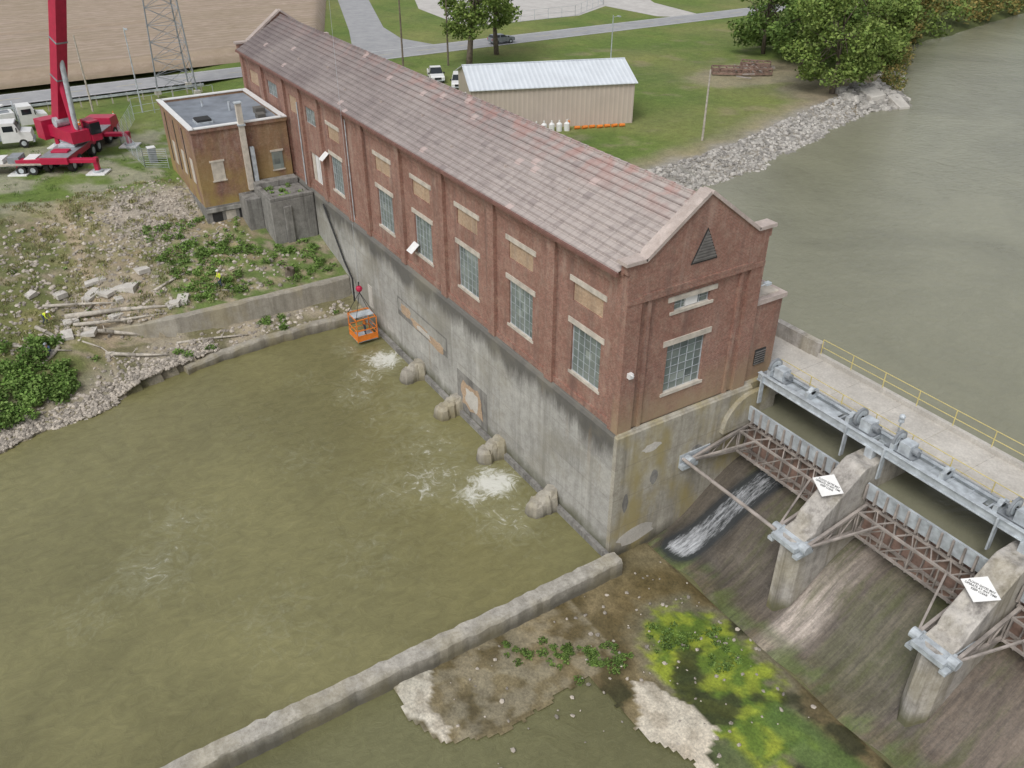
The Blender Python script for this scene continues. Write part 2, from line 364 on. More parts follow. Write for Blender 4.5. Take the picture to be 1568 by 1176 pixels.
def gcol(x,y,z):
    a=n3(x,y,.05,2)*.5+.5; b=n3(x,y,.25,7)*.5+.5; c=n3(x,y,.9,9)*.5+.5
    col=mixc(GRASS,GRASS2,ss(.35,.75,a))
    if y>8 and x>-95:
        col=mixc(col,DIRT,.5*ss(.62,.8,b))
        d=interp(y,XU)-x
        if y<108:
            col=mixc(col,(.33,.30,.20),ss(10,5.5,d+3*(b-.5)))
            col=mixc(col,(.36,.34,.31),ss(6.5,4.5,d+2*(b-.5)))
        else: col=mixc(col,(.09,.11,.04),ss(9,4,d))
        q=math.hypot((x+64)/7,(y-76)/13); col=mixc(col,(.36,.31,.24),.75*ss(1.15,.7,q+.5*(b-.5)))
        q=math.hypot((x+50)/9,(y-80)/12); col=mixc(col,(.28,.24,.18),.85*ss(1.2,.7,q+.5*(b-.5)))
    elif x>-95:
        col=mixc(col,GRAV,ss(.40,.60,b)*.65*ss(-90,-80,x))
        if x>-64:
            sl=ss(-64,-60,x)
            s2=mixc((.29,.245,.165),(.40,.35,.28),ss(.35,.65,b))
            s2=mixc(s2,WEED,.9*ss(.50,.66,a*.6+c*.4))
            s2=mixc(s2,(.25,.24,.10),ss(.55,.65,b)*.5)
            q=math.hypot((x+58)/6,(y+14)/5); s2=mixc(s2,(.40,.37,.33),ss(1.1,.6,q+.6*(c-.5)))
            q=math.hypot((x+46)/5,(y+20)/6); s2=mixc(s2,(.38,.33,.26),.8*ss(1.1,.6,q+.6*(c-.5)))
            px=-21.5+ (x+62)*-.02; s2=mixc(s2,(.42,.35,.26),ss(.9,.3,abs(y-px)+ .5*(c-.5)))
            g=ss(-54,-50,x)*ss(-18,-15,y); s2=mixc(s2,(.11,.19,.04),.85*g*ss(.35,.55,c))
            col=mixc(col,s2,sl)
        if z<1.6 : col=mixc(col,(.38,.34,.28),.8*ss(1.7,.9,z)*ss(.25,.55,c+.1))
        if y>-22 and x>-41: col=mixc((.38,.34,.27),(.20,.19,.11),ss(.4,.6,b))
    else:
        col=mixc(col,(.26,.25,.10),.4*ss(.5,.8,b))
    if (y<8 and z<-.3) or (y>=8 and z<7): col=BED
    return col
vs=[];cols=[]
for x in gx:
    for y in gy:
        z=height(x,y); vs.append((x,y,z)); cols+= list(gcol(x,y,z))+[1.]
ny=len(gy); fs=[(i*ny+j,(i+1)*ny+j,(i+1)*ny+j+1,i*ny+j+1) for i in range(len(gx)-1) for j in range(ny-1)]
def mesh_obj(name,vs,fs,mat,cols=None,foam=None,smooth=True,parent=None):
    me=D.meshes.new(name);me.from_pydata(vs,[],fs);me.materials.append(mat)
    if cols is not None:
        a=me.attributes.new('col','FLOAT_COLOR','POINT'); a.data.foreach_set('color',cols)
    if foam is not None:
        a=me.attributes.new('foam','FLOAT','POINT'); a.data.foreach_set('value',foam)
    if smooth: me.polygons.foreach_set('use_smooth',[True]*len(fs))
    me.update(); return link(D.objects.new(name,me),parent)
mesh_obj('ground',vs,fs,M['ground'],cols)
# ------------------------------------------------------------------ water
def grid(xs,ys,zf): 
    n=len(ys); return [(x,y,zf(x,y)) for x in xs for y in ys],[(i*n+j,(i+1)*n+j,(i+1)*n+j+1,i*n+j+1) for i in range(len(xs)-1) for j in range(n-1)]
wx=lines([(-60,-40,5),(-40,1.2,.5)]); wy=lines([(-400,-60,40),(-60,-34,3),(-34,.0,.5)])
spots=[(-10.0,-2.4,2.0,.58),(-9.6,-4.2,1.8,.42),(-12.5,-5.8,3.0,.32),(-29.8,-2.0,2.4,.60),(-28.2,-4.2,2.2,.42),(-26,-6,3.,.30),(-16,-4.5,3.5,.24),(-13.5,-8.5,3.5,.22),(-6.5,-3.5,3.,.26),(-22,-5,4,.20),(-24,-3,2.5,.22),(-18.5,-3.6,2,.24),
       (-14,-25,3.4,.27),(-17.5,-22.5,3.5,.19),(-12,-29,3,.2),(-6,-20,4,.12),(-26,-14,4,.14),(-33,-4,2.,.36),(-20,-13,3,.17),(-24,-24,4,.13),(-30,-9,3,.2),(-8,-13,3,.14)]
def foamf(x,y):
    return max([0]+[a*math.exp(-((x-sx)**2+(y-sy)**2)/(r*r)) for sx,sy,r,a in spots])+.10*ss(-34,-12,x)*ss(-36,-18,y)+.05
v,f=grid(wx,wy,lambda x,y:0.); mesh_obj('tailrace_water',v,f,M['water'],foam=[foamf(p[0],p[1]) for p in v])
v,f=grid([.1,1.2,8,20,60],[-400,-60,-20,3.6],lambda x,y:-.32); mesh_obj('stilling_basin_water',v,f,M['water2'])
v,f=grid([-300,-100,-40,-20,0,30,60],[10.3,14,40,90,200,500],lambda x,y:7.3)
mesh_obj('headpond_water',v,f,M['water3'])
# ------------------------------------------------------------------ powerhouse
PH=empty('brick_powerhouse')
L=68.; W=10.0; ZC=9.3
b=MB('brick_walls',[M['brick'],M['brick2'],M['lintel'],M['dark'],M['coping']],PH)
def bay(x0,x1,wins):
    y0,y1=.25,.6
    zs=sorted(set([ZC,18.3]+[w[2] for w in wins]+[w[3] for w in wins]))
    for za,zb in zip(zs,zs[1:]):
        op=[w for w in wins if w[2]<=za and w[3]>=zb]
        x=x0
        for w in sorted(op):
            if w[0]>x: b.box(x,w[0],y0,y1,za,zb,0)
            x=w[1]
        if x<x1: b.box(x,x1,y0,y1,za,zb,0)
win=MB('windows',[M['glass'],M['white'],M['steel'],M['dark'],M['brick2'],M['lintel'],M['louvre']],PH)
def lint(x0,x1,z0,z1,y=.25): b.box(x0,x1,y-.06,y+.3,z0,z1,2)
def glazed(xa,xb,z0,z1,y=.42,nx=4,nz=6):
    win.box(xa,xb,y,y+.05,z0,z1,0)
    for i in range(nx+1):
        x=xa+(xb-xa)*i/nx; t=.05 if i in(0,nx) else .016
        win.box(max(xa,x-t),min(xb,x+t),y-.05,y-.003,z0,z1,2)
    for i in range(nz+1):
        z=z0+(z1-z0)*i/nz; t=.05 if i in(0,nz) else .016
        win.box(xa,xb,y-.062,y-.052,max(z0,z-t),min(z1,z+t),2)
b.box(-L+.3,-.8,.62,9.4,ZC,19.3,3)
centers=[-3.75,-10.85,-17.75,-24.75,-31.6,-42.1]
pil=[-.12,-7.2,-14.2,-21.2,-28.2,-35.2,-39.2,-45.2,-50.0,-54.6,-61.2,-67.9]
pw=.42
bays=[(pil[i+1],pil[i]) for i in range(len(pil)-1)]
for (xa,xb) in bays:
    ws=[]
    for c in centers:
        if xa<c<xb:
            hw=1.42 if c!=-42.1 else 1.3
            ws=[(c-hw,c+hw,11.,14.25,'w'),(c-hw,c+hw,15.75,16.95,'p'),(c-hw-.32,c+hw+.32,14.25,14.6,'l'),(c-hw-.32,c+hw+.32,16.95,17.28,'l'),(c-hw-.15,c+hw+.15,10.82,11.,'l')]
    if xa<-47.6<xb: ws=[(-49.0,-46.2,10.3,13.1,'d'),(-49.0,-46.2,15.9,17.4,'w')]
    if xa<-52<xb: ws=[(-53.4,-50.9,16.0,17.6,'p')]
    if xa<-58<xb: ws=[(-60.0,-57.,16.3,17.7,'w')]
    if xa<-64<xb: ws=[(-66.0,-63.,16.3,17.7,'p')]
    bay(xa,xb,[w for w in ws])
    for w in ws:
        if w[4]=='w': glazed(w[0],w[1],w[2],w[3],nx=5,nz=6 if w[3]-w[2]>2 else 3)
        elif w[4]=='p': b.box(w[0],w[1],.33,.6,w[2],w[3],1)
        elif w[4]=='l': lint(w[0],w[1],w[2],w[3])
        elif w[4]=='d':
            for k in range(3):
                x=w[0]+.1+k*.92; win.box(x,x+.8,.36,.45,w[2],w[3],1 if k else 5)
            b.box(w[0],w[1],.46,.6,w[2],w[3],3)
    b.box(xa,xb,.17,.62,18.3,18.6,0); b.box(xa,xb,.09,.62,18.6,18.9,0); b.box(xa,xb,.01,.62,18.9,19.2,0)
for i,p in enumerate(pil):
    if i==0: b.box(-.95,-.012,-.03,.7,ZC,19.2,0)
    elif i==len(pil)-1: b.box(-68,-67.2,-.03,.7,ZC,19.2,0)
    else:
        b.box(p-pw,p+pw,-.03,.245,ZC,18.6,0); b.box(p-pw-.08,p+pw+.08,-.09,.2,18.6,19.2,0)
b.box(-68,-.4,-.12,.62,19.2,19.42,0)
b.box(-67.2,-.95,.12,.248,ZC,9.75,0)
ew=[(3.35,6.25,10.95,14.15,'w'),(3.5,6.15,16.3,16.95,'w'),(3.0,6.6,14.15,14.5,'l'),(3.0,6.6,16.95,17.25,'l'),(3.15,6.4,10.75,10.95,'l'),(3.2,6.4,16.12,16.3,'l')]
zs=sorted(set([ZC,17.6]+[w[2] for w in ew]+[w[3] for w in ew]))
for za,zb in zip(zs,zs[1:]):
    y=1.0
    for w in sorted(w for w in ew if w[2]<=za and w[3]>=zb):
        b.box(-.6,-.2,y,w[0],za,zb,0); y=w[1]
    b.box(-.6,-.2,y,9.0,za,zb,0)
for w in ew:
    if w[4]=='l': b.box(-.6,-.13,w[0],w[1],w[2],w[3],2)
    else:
        win.box(-.5,-.42,w[0],w[1],w[2],w[3],0)
        n=5 if w[3]<15 else 4
        for i in range(n+1):
            yy=w[0]+(w[1]-w[0])*i/n; tt=.06 if i in(0,n) else .018
            win.box(-.415,-.37,max(w[0],yy-tt),min(w[1],yy+tt),w[2],w[3],2)
        for i in range(7 if w[3]<15 else 3):
            m_=6 if w[3]<15 else 2
            zz=w[2]+(w[3]-w[2])*i/m_; win.box(-.366,-.35,w[0],w[1],max(w[2],zz-.018),min(w[3],zz+.018),2)
win.box(-.42,-.3,4.4,5.3,16.35,16.92,1)
b.box(-.7,0,.004,1.0,ZC,17.6,0); b.box(-.7,0,9.0,10.0,ZC,17.6,0)
b.box(-.7,.04,.004,10.0,17.6,17.9,0); b.box(-.7,0.,.004,10.0,17.9,19.4,0)
b.box(-.6,.06,1.0,9.0,17.9,18.05,0)
for yy in(1.6,8.4): b.box(-.3,-.05,yy-.12,yy+.12,ZC,17.6,0)
gab=[(-.15,19.4),(10.15,19.4),(10.15,19.95),(9.0,19.95),(5.0,22.85),(1.0,19.95),(-.15,19.95)]
b.prism(gab,'x',-.55,0.0,0); b.prism(gab,'x',-68.2,-67.7,0)
def coping(x0,x1):
    th=.2
    for pa,pb in (((-.35,19.95),(1.0,19.95)),((1.0,19.95),(5.0,22.85)),((5.0,22.85),(9.0,19.95)),((9.0,19.95),(10.35,19.95))):
        dx,dz=pb[0]-pa[0],pb[1]-pa[1];l=math.hypot(dx,dz); nx,nz=-dz/l*th,dx/l*th
        b.prism([pa,pb,(pb[0]+nx*(1 if dz==0 else 1),pb[1]+nz),(pa[0]+nx,pa[1]+nz)],'x',x0,x1,4)
coping(-.68,.14); coping(-68.35,-67.55)
b.prism([(4.15,19.02),(6.05,19.02),(5.1,20.95)],'x',0.003,.05,3)
win.prism([(4.25,19.1),(5.95,19.1),(5.1,20.8)],'x',.02,.07,6)
for i in range(9):
    z=19.2+i*.175; h=(20.8-z)/1.68*.85
    win.box(.07,.11,5.1-h,5.1+h,z,z+.08,6)
b.box(-68,-67.7,0,10,ZC,19.4,0); b.box(-67.7,-.7,9.4,10,ZC,19.4,0)
b.box(-9,-.35,10.0,12.55,ZC,14.8,0); b.box(-9.2,-.2,10.0,12.75,14.8,15.1,4)
b.box(-8.8,-.6,10.1,12.4,15.1,15.16,2)
b.done()
win.box(-.34,-.28,10.9,11.8,10.4,11.5,3)
for k in range(6): win.box(-.28,-.24,10.9,11.8,10.45+k*.17,10.52+k*.17,6)
for (x,z) in((-26.0,11.2),(-44.2,13.6)):
    win.hexa([(x-.45,-.5,z),(x+.45,-.5,z),(x+.45,-.45,z),(x-.45,-.45,z)],[(x-.45,.2,z+.6),(x+.45,.2,z+.6),(x+.45,.25,z+.6),(x-.45,.25,z+.6)],1)
win.done()
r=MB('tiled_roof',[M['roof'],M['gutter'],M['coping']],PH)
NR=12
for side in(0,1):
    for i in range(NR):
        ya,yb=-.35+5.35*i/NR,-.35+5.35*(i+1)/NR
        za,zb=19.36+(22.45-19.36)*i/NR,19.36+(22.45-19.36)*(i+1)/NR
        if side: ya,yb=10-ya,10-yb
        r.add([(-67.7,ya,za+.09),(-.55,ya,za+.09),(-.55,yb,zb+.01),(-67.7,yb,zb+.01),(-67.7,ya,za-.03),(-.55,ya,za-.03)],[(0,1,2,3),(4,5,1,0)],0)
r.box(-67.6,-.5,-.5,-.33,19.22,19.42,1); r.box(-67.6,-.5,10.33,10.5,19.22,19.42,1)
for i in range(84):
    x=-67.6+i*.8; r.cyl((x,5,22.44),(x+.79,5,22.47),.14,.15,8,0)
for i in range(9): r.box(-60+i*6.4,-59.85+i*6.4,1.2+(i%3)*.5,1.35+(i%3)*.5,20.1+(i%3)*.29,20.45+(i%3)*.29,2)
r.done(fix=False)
c=MB('concrete_substructure',[M['conc'],M['conc_end'],M['conc_pale'],M['brick2'],M['conc_dark'],M['conc_ret']],PH)
c.box(-68,-.1,-.12,10,-3,ZC-.25,0)
c.hexa([(-68,-.12,ZC-.25),(-.1,-.12,ZC-.25),(-.1,.8,ZC-.25),(-68,.8,ZC-.25)],[(-68,.1,ZC+.02),(-.1,.1,ZC+.02),(-.1,.8,ZC+.02),(-68,.8,ZC+.02)],0)
c.box(-.1,.22,-.12,10.6,-3,ZC-.15,1); c.hexa([(-.1,-.12,ZC-.15),(.22,-.12,ZC-.15),(.22,10.6,ZC-.15),(-.1,10.6,ZC-.15)],[(-.1,.05,ZC+.05),(.02,.05,ZC+.05),(.02,10.6,ZC+.05),(-.1,10.6,ZC+.05)],1)
c.box(-9,.0,10.0,12.8,-3,ZC+.06,1)
for k in range(7):
    a0=k/7*math.pi/2;a1=(k+1)/7*math.pi/2
    c.prism([(10.6-2.4*math.sin(a1),9.0-2.4+2.4*math.cos(a1)),(10.6-2.4*math.sin(a0),9.0-2.4+2.4*math.cos(a0)),(12.5,9.0-2.4+2.4*math.cos(a0)),(12.5,9.0-2.4+2.4*math.cos(a1))],'x',.221,.55,1)
c.box(-37.5,.5,-.42,-.12,-3,.45,4)
def scar(x0,x1,z0,z1,y,m,seed):
    random.seed(seed); n=18; pts=[]
    for i in range(n):
        a=2*math.pi*i/n; ca,sa=math.cos(a),math.sin(a); k=1/max(abs(ca),abs(sa)); k=1+(k-1)*.7
        pts.append(((x0+x1)/2+(x1-x0)/2*ca*k*random.uniform(.72,1),(z0+z1)/2+(z1-z0)/2*sa*k*random.uniform(.65,1)))
    c.prism(pts,'y',y-.02,y,m)
c.box(-29.9,-20.9,-.126,-.12,4.0,5.75,4)
c.box(-29.7,-21.1,-.131,-.126,4.5,5.6,0)
scar(-29.3,-27.2,4.3,5.5,-.133,3,1);scar(-27.4,-24,4.1,4.9,-.133,3,2);scar(-24.3,-21.3,3.85,4.8,-.133,3,3);scar(-26.5,-23.5,4.2,4.7,-.15,2,8)
c.box(-19.4,-14.8,-.126,-.12,.55,3.95,4); scar(-18.9,-15.3,.8,3.7,-.133,3,4); scar(-18.2,-16.,1.2,3.2,-.155,2,5)
for i,(y,z,a,bb) in enumerate(((2.6,7.6,.8,.35),(2.0,1.0,1.7,.8),(6.4,6.0,.5,.4),(3.,5.2,.35,.7),(.9,4.0,.25,.8))):
    random.seed(i+20); n=14; c.prism([(y+a*math.cos(2*math.pi*k/n)*random.uniform(.7,1),z+bb*math.sin(2*math.pi*k/n)*random.uniform(.7,1)) for k in range(n)],'x',.221,.229,2 if i<2 else 4)
random.seed(11)
c.box(-36.3,-35.4,-.18,-.12,2.0,4.2,2)
c.done()
st_=MB('draft_tube_stubs',M['conc_ret'],PH)
for x in(-25.6,-19.3,-12.7,-5.9):
    for (cy,r0,h) in((-1.5,.75,1.0),(-.9,.72,1.3),(-.35,.78,1.45)):
        n=10; vs=[];rr=[random.uniform(.82,1.1) for _ in range(n)]
        for (z,k) in((-2,1.15),(.2,1.08),(h*.75,.92),(h,.62)):
            for i in range(n):
                a=2*math.pi*i/n; vs.append((x+math.cos(a)*r0*k*rr[i]*random.uniform(.95,1.05),min(-.1,cy+math.sin(a)*r0*k*rr[i]),z+random.uniform(-.1,.1)))
        fs=[(q*n+i,q*n+(i+1)%n,(q+1)*n+(i+1)%n,(q+1)*n+i) for q in range(3) for i in range(n)]+[tuple(range(3*n,4*n))]
        st_.add(vs,fs,0)
st_.done()
p=MB('wall_pipes_and_lamps',[M['black'],M['white'],M['steel']],PH)
p.cyl((-45.3,-.35,9.0),(-41.2,-.35,4.6),.09,m=0); p.cyl((-41.2,-.35,4.6),(-39.2,-.5,3.6),.09,m=0); p.cyl((-39.2,-.5,3.6),(-39,-.6,1.4),.09,m=0)
p.cyl((-50.2,-.1,17.5),(-50.2,-.15,9.5),.06,m=2); p.cyl((-38.6,.1,18.5),(-38.6,.1,9.5),.05,m=2)
p.box(.0,.25,.35,.65,13.1,13.4,1); p.cyl((0,.5,13.3),(.4,.5,13.35),.05,m=1)
p.box(-.2,.1,10.4,10.8,16.2,16.35,2); p.cyl((-.1,10.1,16.2),(-.1,10.7,16.25),.04,m=2)
p.done()
# ------------------------------------------------------------------ annex
AN=empty('brick_annex')
b=MB('annex_walls',[M['brick3'],M['conc_dark'],M['white'],M['roofmem'],M['lintel'],M['dark'],M['glass'],M['steel'],M['conc']],AN)
X0,X1,Y0=-67.,-53.9,-9.5
b.box(X0,X1,Y0,-.2,7.7,15.0,0)
b.box(X0-.03,X1+.05,Y0-.05,-.2,3.5,7.7,1)
for (a,bb,c_,d) in((X0-.15,X1+.15,Y0-.15,Y0+.3),(X0-.15,X1+.15,-.6,-.14),(X0-.15,X0+.3,Y0+.3,-.6),(X1-.3,X1+.15,Y0+.3,-.6)):
    b.box(a,bb,c_,d,15.0,15.35,0); b.box(a-.05,bb+.05,c_-.05,d+.03,15.35,15.45,2)
b.box(X0+.3,X1-.3,Y0+.3,-.6,15.0,15.12,3)
b.box(-57.8,-56.3,-8.2,-6.8,15.12,15.5,5); b.box(-57.9,-56.2,-8.3,-6.7,15.12,15.3,7)
b.box(-56.,-55.,-2.6,-1.8,15.12,15.6,8); b.box(-58.,-57.,-2.2,-1.2,15.12,15.7,8)
b.cyl((-60,-4,15.1),(-60,-4,16),.12,m=7); b.cyl((-63,-6,15.1),(-63,-6,15.8),.1,m=7)
for(y,z0,z1,w,m) in((-7.6,10.2,12.,.6,4),(-1.6,10.3,12.1,.55,6)):
    b.box(X1,X1+.05,y-w,y+w,z0,z1,m); b.box(X1,X1+.09,y-w-.12,y+w+.12,z1,z1+.18,4); b.box(X1,X1+.1,y-w-.1,y+w+.1,z0-.12,z0,4)
for k in range(3): b.box(X1+.051,X1+.07,-9.+k*1.35,-8.+k*1.35,5.9,7.0,5 if k!=1 else 4)
b.box(X1+.05,X1+.25,-9.5,-5,7.15,7.5,8); b.box(X1+.05,X1+.25,-9.5,-5,5.4,5.75,8)
for x in(-65,-61.5,-58): b.box(x-.06,x+.06,Y0-.06,Y0,9.5,14.6,5)
for x in(-63.3,-59.6,-56.2): b.box(x-.5,x+.5,Y0-.04,Y0,9.6,12.,4)
b.done()
b=MB('annex_vent_duct',[M['lintel'],M['steel']],AN)
b.box(X1+.05,X1+.55,-5.0,-4.5,8.8,17.3,0); b.box(X1,X1+.65,-5.1,-4.4,15.2,15.35,1); b.box(X1,X1+.65,-5.1,-4.4,17.3,17.42,1)
b.box(X1+.05,X1+.5,-4.3,-3.9,9.2,13,1); b.done()
b=MB('concrete_intake_block',[M['conc_dark'],M['conc'],M['dark']],None)
b.box(-53.8,-48.3,-4.6,-.2,2.5,9.0,0); b.box(-53.8,-52.6,-4.59,-.2,9.0,9.6,0); b.box(-52.6,-48.3,-4.6,-4.1,9.0,9.35,0); b.box(-48.9,-48.31,-4.1,-.2,9.0,9.35,0)
b.box(-53.8,-51.3,-6.1,-4.6,2.5,8.6,0); b.box(-48.29,-48.1,-3.4,-2.6,2.5,8.4,0); b.done(bevel=.06)
# ------------------------------------------------------------------ walls
def polywall(name,pts,th,z0f,z1f,mat,step=1.,jit=.06):
    P=[]; 
    for (a,bb) in zip(pts,pts[1:]):
        n=max(1,int(math.dist(a,bb)/step))
        P+=[(a[0]+(bb[0]-a[0])*i/n,a[1]+(bb[1]-a[1])*i/n) for i in range(n)]
    P.append(pts[-1]); m=MB(name,mat); random.seed(len(P))
    ring=[]
    for i,q in enumerate(P):
        a=P[max(0,i-1)];bb=P[min(len(P)-1,i+1)]; d=Vector((bb[0]-a[0],bb[1]-a[1])).normalized(); nrm=Vector((-d.y,d.x))
        z1=z1f(i/(len(P)-1))+random.uniform(-jit,jit)*.5; z0=z0f
        j1,j2=random.uniform(-jit,jit),random.uniform(-jit,jit)
        A=(q[0]+nrm.x*(th/2+j1),q[1]+nrm.y*(th/2+j1));B=(q[0]-nrm.x*(th/2-j2),q[1]-nrm.y*(th/2-j2))
        e1,e2=random.uniform(.04,.16),random.uniform(.04,.16)
        ring.append([(A[0]+nrm.x*.1,A[1]+nrm.y*.1,z0),(A[0],A[1],z1-.05-e1),(A[0]-nrm.x*e1,A[1]-nrm.y*e1,z1),(B[0]+nrm.x*e2,B[1]+nrm.y*e2,z1+random.uniform(-.03,.03)),(B[0],B[1],z1-.05-e2),(B[0]-nrm.x*.12,B[1]-nrm.y*.12,z0)])
    vs=[p for r_ in ring for p in r_]; fs=[]
    for i in range(len(ring)-1):
        for k in range(5): fs.append((i*6+k,i*6+k+1,(i+1)*6+k+1,(i+1)*6+k))
    fs.append(tuple(range(6))); fs.append(tuple((len(ring)-1)*6+k for k in range(5,-1,-1)))
    m.add(vs,fs); return m.done()
polywall('tailrace_wall',[(1.15,-.15),(1.3,-12),(1.45,-30),(1.7,-70)],1.05,-3,lambda t:.95,M['conc_wall'],.45,.045)
polywall('upper_retaining_wall',[(-44.3,-22.8),(-42.2,-19),(-41.3,-16.4),(-41.2,-12.5),(-41.1,-6),(-41.2,-.2)],.75,-1,lambda t:2.4+.75*ss(0,.3,t),M['conc_ret'],.9,.05)
polywall('lower_retaining_wall',[(-36.6,-17.2),(-37.2,-14.7),(-37.75,-9),(-37.75,-.2)],.8,-3,lambda t:.55+.35*ss(0,.4,t),M['conc_ret'],.8,.12)
# ------------------------------------------------------------------ spillway dam
DM=empty('spillway_dam')
prof=[(2.2,-.55),(3.0,-.34),(3.6,-.18),(4.2,-.02),(4.8,.16),(5.4,.42),(5.8,.65),(6.2,.9),(7.0,1.5),(7.8,2.15),(8.6,2.75),(9.4,3.28),(10.2,3.68),(11.0,3.9),(11.8,3.92),(12.8,3.6)]
xs=lines([(.2,20,.25),(20,46,1.2)]); vs=[];cols=[];foam=[]
for x in xs:
    for (y,z) in prof:
        vs.append((x,y+(noise.noise(Vector((x*.35,0,4)))*.5 if y<5 else 0),z)); k=n3(x,y*.2,.6,3)*.5+.5; kk=n3(x,y,.5,13)*.5+.5
        col=mixc((.155,.13,.105),(.09,.075,.06),k)
        if x<8: col=mixc(col,(.075,.065,.05),.5)
        pale=ss(9.4,9.8,x)*ss(12.0,11.0,x+.9*(kk-.5)); col=mixc(col,(.46,.40,.35),.9*pale*(.25+.75*ss(10.5,6,y)))
        if 12.3<x<17: col=mixc(col,(.10,.115,.04),.55*k)
        if x>18.6: col=mixc(col,(.17,.13,.10),.5)
        if y<4.4: col=mixc(col,(.15,.125,.065),.5*ss(4.6,3.6,y)); 
        if y<4.8 and kk>.5: col=mixc(col,(.10,.15,.04),.6*ss(5.0,3.8,y))
        cols+=list(col)+[1]
        foam.append((.58*math.exp(-((x-(2.9-.16*(10-y)))/1.1)**4)+.12*ss(7,4,y))*ss(3.0,4.2,y) if x<6 else 0.)
n=len(prof); fs=[(i*n+j,(i+1)*n+j,(i+1)*n+j+1,i*n+j+1) for i in range(len(xs)-1) for j in range(n-1)]
mesh_obj('ogee_spillway',vs,fs,M['ogee'],cols,foam,parent=DM)
piers=[(8.1,9.55),(17.1,18.6),(26.2,27.7),(35.3,36.8)]
b=MB('gate_piers',[M['conc_pier'],M['conc_pale']],DM)
for(x0,x1) in piers:
    xm=(x0+x1)/2
    b.prism([(5.9,-1),(5.8,5.8),(6.6,6.0),(6.8,6.6),(9.6,9.0),(9.9,9.15),(16.2,9.15),(16.2,-1)],'x',x0,x1,0)
    b.add([(x0,5.9,-1),(x1,5.9,-1),(xm+.25,5.1,-1),(xm-.25,5.1,-1),(x0,5.8,5.75),(x1,5.8,5.75),(xm+.3,5.2,5.7),(xm-.3,5.2,5.7)],[(3,2,1,0),(4,5,6,7),(0,4,7,3),(3,7,6,2),(2,6,5,1)],0)
b.done(bevel=.06)
b=MB('walkway_deck',[M['conc_pale'],M['conc_pier']],DM)
b.box(-.3,46,12.55,16.3,9.2,9.6,0); b.box(-.3,46,12.7,12.95,8.3,9.2,1); b.box(-.3,46,15.9,16.15,8.3,9.2,1)
b.box(.3,46,16.3,16.6,9.0,9.9,0); b.box(-3.6,.3,16.3,16.8,8.0,10.6,1); b.box(-9,-.3,12.8,16.3,7.0,9.55,0)
for i in range(15): b.box(.8+i*3.,.83+i*3.,12.56,16.29,9.6,9.604,1)
b.done()
b=MB('walkway_railings',[M['yellow']],DM)
for (y,zb) in((16.45,9.9),(12.68,9.6)):
    r_=.03
    for i in range(20): b.cyl((.4+i*2.4,y,zb),(.4+i*2.4,y,zb+1.05),r_,n=6)
    for h in(.5,1.05): b.cyl((.4,y,zb+h),(46,y,zb+h),r_*.8,n=6)
b.done()
b=MB('hoist_bridge',[M['steel'],M['grey'],M['black']],DM)
for y in(10.95,12.05):
    b.box(.25,46,y-.06,y+.06,9.75,10.2,0); b.box(.25,46,y-.16,y+.16,10.2,10.24,0); b.box(.25,46,y-.16,y+.16,9.71,9.75,0)
for i in range(40):
    x=.5+i*1.15; b.box(x-.05,x+.05,11.01,11.99,9.85,10.1,0)
for i in range(16):
    x=.9+i*3.0; b.box(x-.12,x+.12,11.012,11.988,10.1,10.62,0); b.cyl((x-.12,11.5,10.62),(x+.12,11.5,10.62),.22,m=0)
b.cyl((.5,11.5,10.75),(46,11.5,10.75),.045,m=1)
for i in range(5): b.box(1.6+i*9.1,6.+i*9.1,11.13,11.87,10.0,10.06,0)
for xc in (.9,7.35,9.9,16.5,19.1,25.5):
    b.cyl((xc-.07,11.55,10.75),(xc+.07,11.55,10.75),.55,n=20,m=1); b.cyl((xc-.09,11.55,10.75),(xc+.09,11.55,10.75),.42,n=20,m=0); b.cyl((xc-.11,11.55,10.75),(xc+.11,11.55,10.75),.12,n=10,m=2)
    for a in range(6): b.beam((xc-.1,11.55,10.75),(xc-.1,11.55+.55*math.cos(a*1.047),10.75+.55*math.sin(a*1.047)),.05,m=1)
    b.box(xc+.25,xc+.95,11.2,11.9,10.24,10.9,0); b.cyl((xc+.95,11.55,10.6),(xc+1.3,11.55,10.6),.22,n=12,m=1)
    b.box(xc-.5,xc+1.2,11.05,11.95,10.1,10.24,1)
    b.box(xc-.25,xc-.15,10.7,11.0,8.2,10.2,0)
for (x0,x1) in piers:
    for y in(10.95,12.05): b.box((x0+x1)/2-.25,(x0+x1)/2+.25,y-.2,y+.2,9.15,9.71,0)
b.done()
edges=[.25]+[e for pr in piers for e in pr]+[46]
